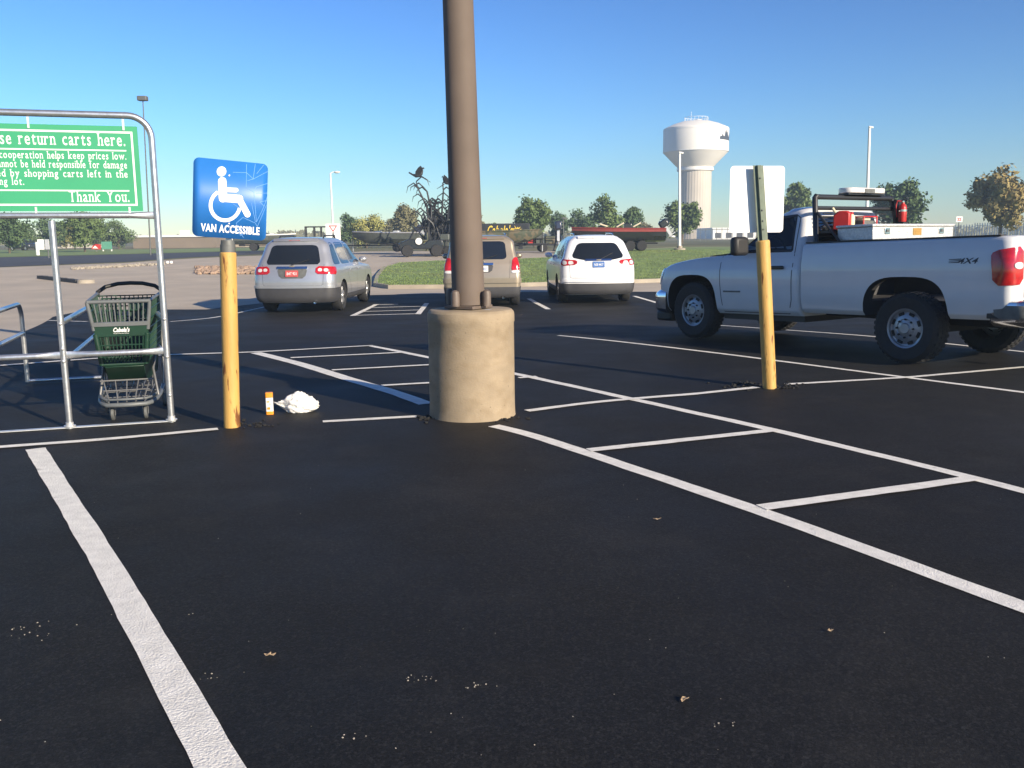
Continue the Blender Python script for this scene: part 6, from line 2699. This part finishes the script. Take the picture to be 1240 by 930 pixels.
# green board and red board before the trees
b = PT(130, 306, 100)
b.z = gz(100)
t = empty('green_board', b, 0, 'pale green board standing on the grass, right of the red board', 'sign')
s = 100 / FPX
mb = MB()
mb.box((0, 0, 7 * s), (12 * s, .1, 9 * s))
mb.build('panel', mat('pale_green_board', (.10, .30, .22), .6, var=.1), t)
for x in (-5, 5):
    mb = MB()
    mb.box((x * s, .08, 3 * s), (.12, .08, 7 * s))
    mb.build('post', M['white2'], t)
b = PT(117, 306.5, 98)
b.z = gz(98)
t = empty('red_board', b, R(15), 'small red and white board standing on the grass before the trees', 'sign')
mb = MB()
mb.prism([(-5.5 * s, 3 * s), (5 * s, 2.4 * s), (5.2 * s, 8 * s), (-2 * s, 9.6 * s)], .1)
o = mb.build('panel', M['redpaint'], t)
mb = MB()
mb.prism([(-4 * s, 4 * s), (2 * s, 3.6 * s), (-1 * s, 7 * s)], .02, (0, -.022, 0))
mb.build('white_patch', M['white2'], o)
mb = MB()
mb.box((0, .15, 1.5 * s), (.15, .08, 4 * s))
mb.build('post', M['dsteel'], t)
# numbered sign by the fence
b = PT(1160, 290, 110)
b.z = gz(110)
s = 110 / FPX
t = empty('number_sign', b, 0, 'small white sign with red figures above the iron fence', 'sign')
mb = MB()
z = PT(1160, 265.5, 110).z - b.z
mb.tube([Vector((0, .05, 0)), Vector((0, .05, z))], .05, 6)
mb.build('post', M['dsteel'], t)
mb = MB()
mb.box((0, 0, z), (7.5 * s, .04, 6.6 * s))
sp = mb.build('sign_panel', M['white'], t)
mb = MB()
text(mb, '22', Vector((0, -.03, z - 1.7 * s)), (1, 0, 0), (0, 0, 1), width=5.0 * s, height=3.4 * s, bold=.04, align='c')
mb.build('lettering', M['redpaint'], sp, smooth=0)

# ------------------------------------------------------------------ iron fence at right, wire fence by the tower
def fence(pa, pb_, Y0, Y1, h, n, label, nm, r, m):
    a, b = PT(*pa, Y0), PT(*pb_, Y1)
    a.z, b.z = gz(Y0), gz(Y1)
    t = empty(nm, a, 0, label, 'fence')
    d = b - a
    dn = d.normalized()
    an = math.atan2(d.y, d.x)
    for z in (h * .16, h * .86):
        mb = MB()
        mb.box(d / 2 + Vector((0, 0, z)), (d.length, .04, .06), Matrix.Rotation(an, 3, 'Z'))
        mb.build('rail', m, t)
    for i in range(n + 1):
        mb = MB()
        mb.box(d * i / n + Vector((0, 0, h / 2)), (r, r, h), Matrix.Rotation(an, 3, 'Z'))
        mb.build('picket', m, t)


fence((1084, 284), (1180, 284), 125, 118, 2.1, 30, 'grey iron picket fence across the dry field behind the toolbox', 'iron_fence', .10, M['galvb'])
fence((1180, 284), (1262, 283), 118, 112, 2.3, 26, 'grey iron picket fence under the ochre tree at the right edge', 'iron_fence', .10, M['galvb'])
fence((770, 290), (900, 289), 170, 170, 2.4, 20, 'thin wire and post fence at the foot of the water tower', 'wire_fence', .07, M['dsteel'])

# ------------------------------------------------------------------ far buildings
def block(px0, px1, pyt, pyb, Y, dep, m, label, nm='building', roof=None, bays=0):
    a, b = PT(px0, pyb, Y), PT(px1, pyb, Y)
    top = (PT(px0, pyt, Y).z + PT(px1, pyt, Y).z) / 2
    z0 = gz(Y)
    c = Vector(((a.x + b.x) / 2, Y + dep / 2, z0))
    w_, h = b.x - a.x, top - z0
    t = empty(nm, c, 0, label, 'building', 'low buildings on the skyline')
    mb = MB()
    mb.box((0, 0, h / 2), (w_, dep, h))
    wl = mb.build('wall', m, t)
    mb = MB()
    mb.box((0, 0, h + .15), (w_ + .4, dep + .4, .3))
    rf = mb.build('roof', roof or M['white2'], t)
    for i in range(3 if w_ > 12 else 0):
        mb = MB()
        mb.box((-w_ * .3 + w_ * .3 * i, 0, h + .7), (1.2, 1.2, .8))
        mb.build('roof_unit', M['white2'], rf)
    if bays:
        for i in range(bays):
            mb = MB()
            mb.box((-w_ / 2 + w_ * (i + .5) / bays, -dep / 2 - .03, h * .38), (w_ / bays * .55, .06, h * .5))
            mb.build('door' if i % 2 else 'window', M['trim'], t)
    return t


block(162, 262, 287, 306, 135, 30, M['brick'], 'long low brown building behind the blue wheelchair sign', bays=0)
block(262, 300, 291, 303, 140, 20, mat('tan_wall', (.36, .30, .22), .8, var=.1), 'tan building end peeking out right of the yellow post', bays=3)
block(863, 915, 277, 290, 230, 20, M['white2'], 'long white shed right of the water tower foot', bays=4)
block(786, 806, 284, 291, 240, 14, mat('cream_wall', (.55, .5, .42), .8, var=.1), 'small cream building left of the water tower', bays=2)
block(68, 84, 284, 300, 150, 12, mat('beige_wall', (.5, .47, .40), .8, var=.1), 'beige block among the trees behind the corral post', bays=2)
block(330, 366, 290, 298, 210, 16, mat('pale_shed', (.55, .52, .46), .8, var=.1), 'pale low shed above the roof of the silver car', bays=3)

# open metal rack behind the silver car
b = PT(386, 306, 72)
b.z = gz(72)
t = empty('metal_rack', b, R(8), 'open dark metal frame rack standing behind the silver car', 'rack')
s = 72 / FPX
z0, z1 = 17 * s, 31 * s
mb = MB()
for x in (-14, -4, 4, 13):
    for y in (-.6, .6):
        mb.tube([Vector((x * s, y, 0)), Vector((x * s, y, z1))], .05, 6)
mb.build('upright', M['black2'], t)
mb = MB()
for z in (z0, z1):
    for y in (-.6, .6):
        mb.tube([Vector((-14 * s, y, z)), Vector((13 * s, y, z))], .05, 6)
    for x in (-14, 13):
        mb.tube([Vector((x * s, -.6, z)), Vector((x * s, .6, z))], .05, 6)
mb.build('rail', M['black2'], t)

# dark car far at left
b = PT(30, 305, 118)
b.z = gz(118)
t = empty('distant_car', b, R(152), 'small dark car parked on the far road at the left edge', 'car')
CB = Body([(.25, -2.1, 2.1, .80, .2, .3, .05, .1), (.5, -2.2, 2.2, .88, .2, .3, .05, .1), (.75, -2.15, 2.15, .88, .2, .3, .05, .1), (.86, -2.05, 1.9, .84, .2, .3, .05, .1), (.92, -1.5, .9, .78, .2, .2, .05, .1), (1.2, -1.0, .35, .66, .2, .2, .05, .1), (1.38, -.7, .0, .55, .15, .15, .05, .08), (1.42, -.4, -.25, .35, .1, .1, .04, .04)])
o = CB.mesh('body', M['hullblack'], t, nz=22)
cut(o, arch_cutters((-1.35, 1.35), .34, zc=.32))
for s_ in (-1, 1):
    CB.patch('side_window', [(-1.25, .95), (.75, .95), (.2, 1.3), (-.8, 1.3)], M['tint'], t, side=s_, rnd=1, off=.005)
for x in (-1.35, 1.35):
    for y in (-.8, .8):
        wheel(t, x, y, 1 if y > 0 else -1, .31, .2, 'alloy', .2)

# ------------------------------------------------------------------ morning haze
mb = MB()
mb.box((0, 230, 19), (760, 560, 41))
o = mb.build('haze', M['white'], smooth=0)
o.data.materials.clear()
hm = bpy.data.materials.new('haze')
hm.use_nodes = True
hm.node_tree.nodes.clear()
ho = hm.node_tree.nodes.new('ShaderNodeOutputMaterial')
hv_ = hm.node_tree.nodes.new('ShaderNodeVolumePrincipled')
hv_.inputs['Color'].default_value = (.60, .78, 1., 1)
hv_.inputs['Density'].default_value = .0010
hm.node_tree.links.new(hv_.outputs['Volume'], ho.inputs['Volume'])
o.data.materials.append(hm)
tag(o, kind='stuff')
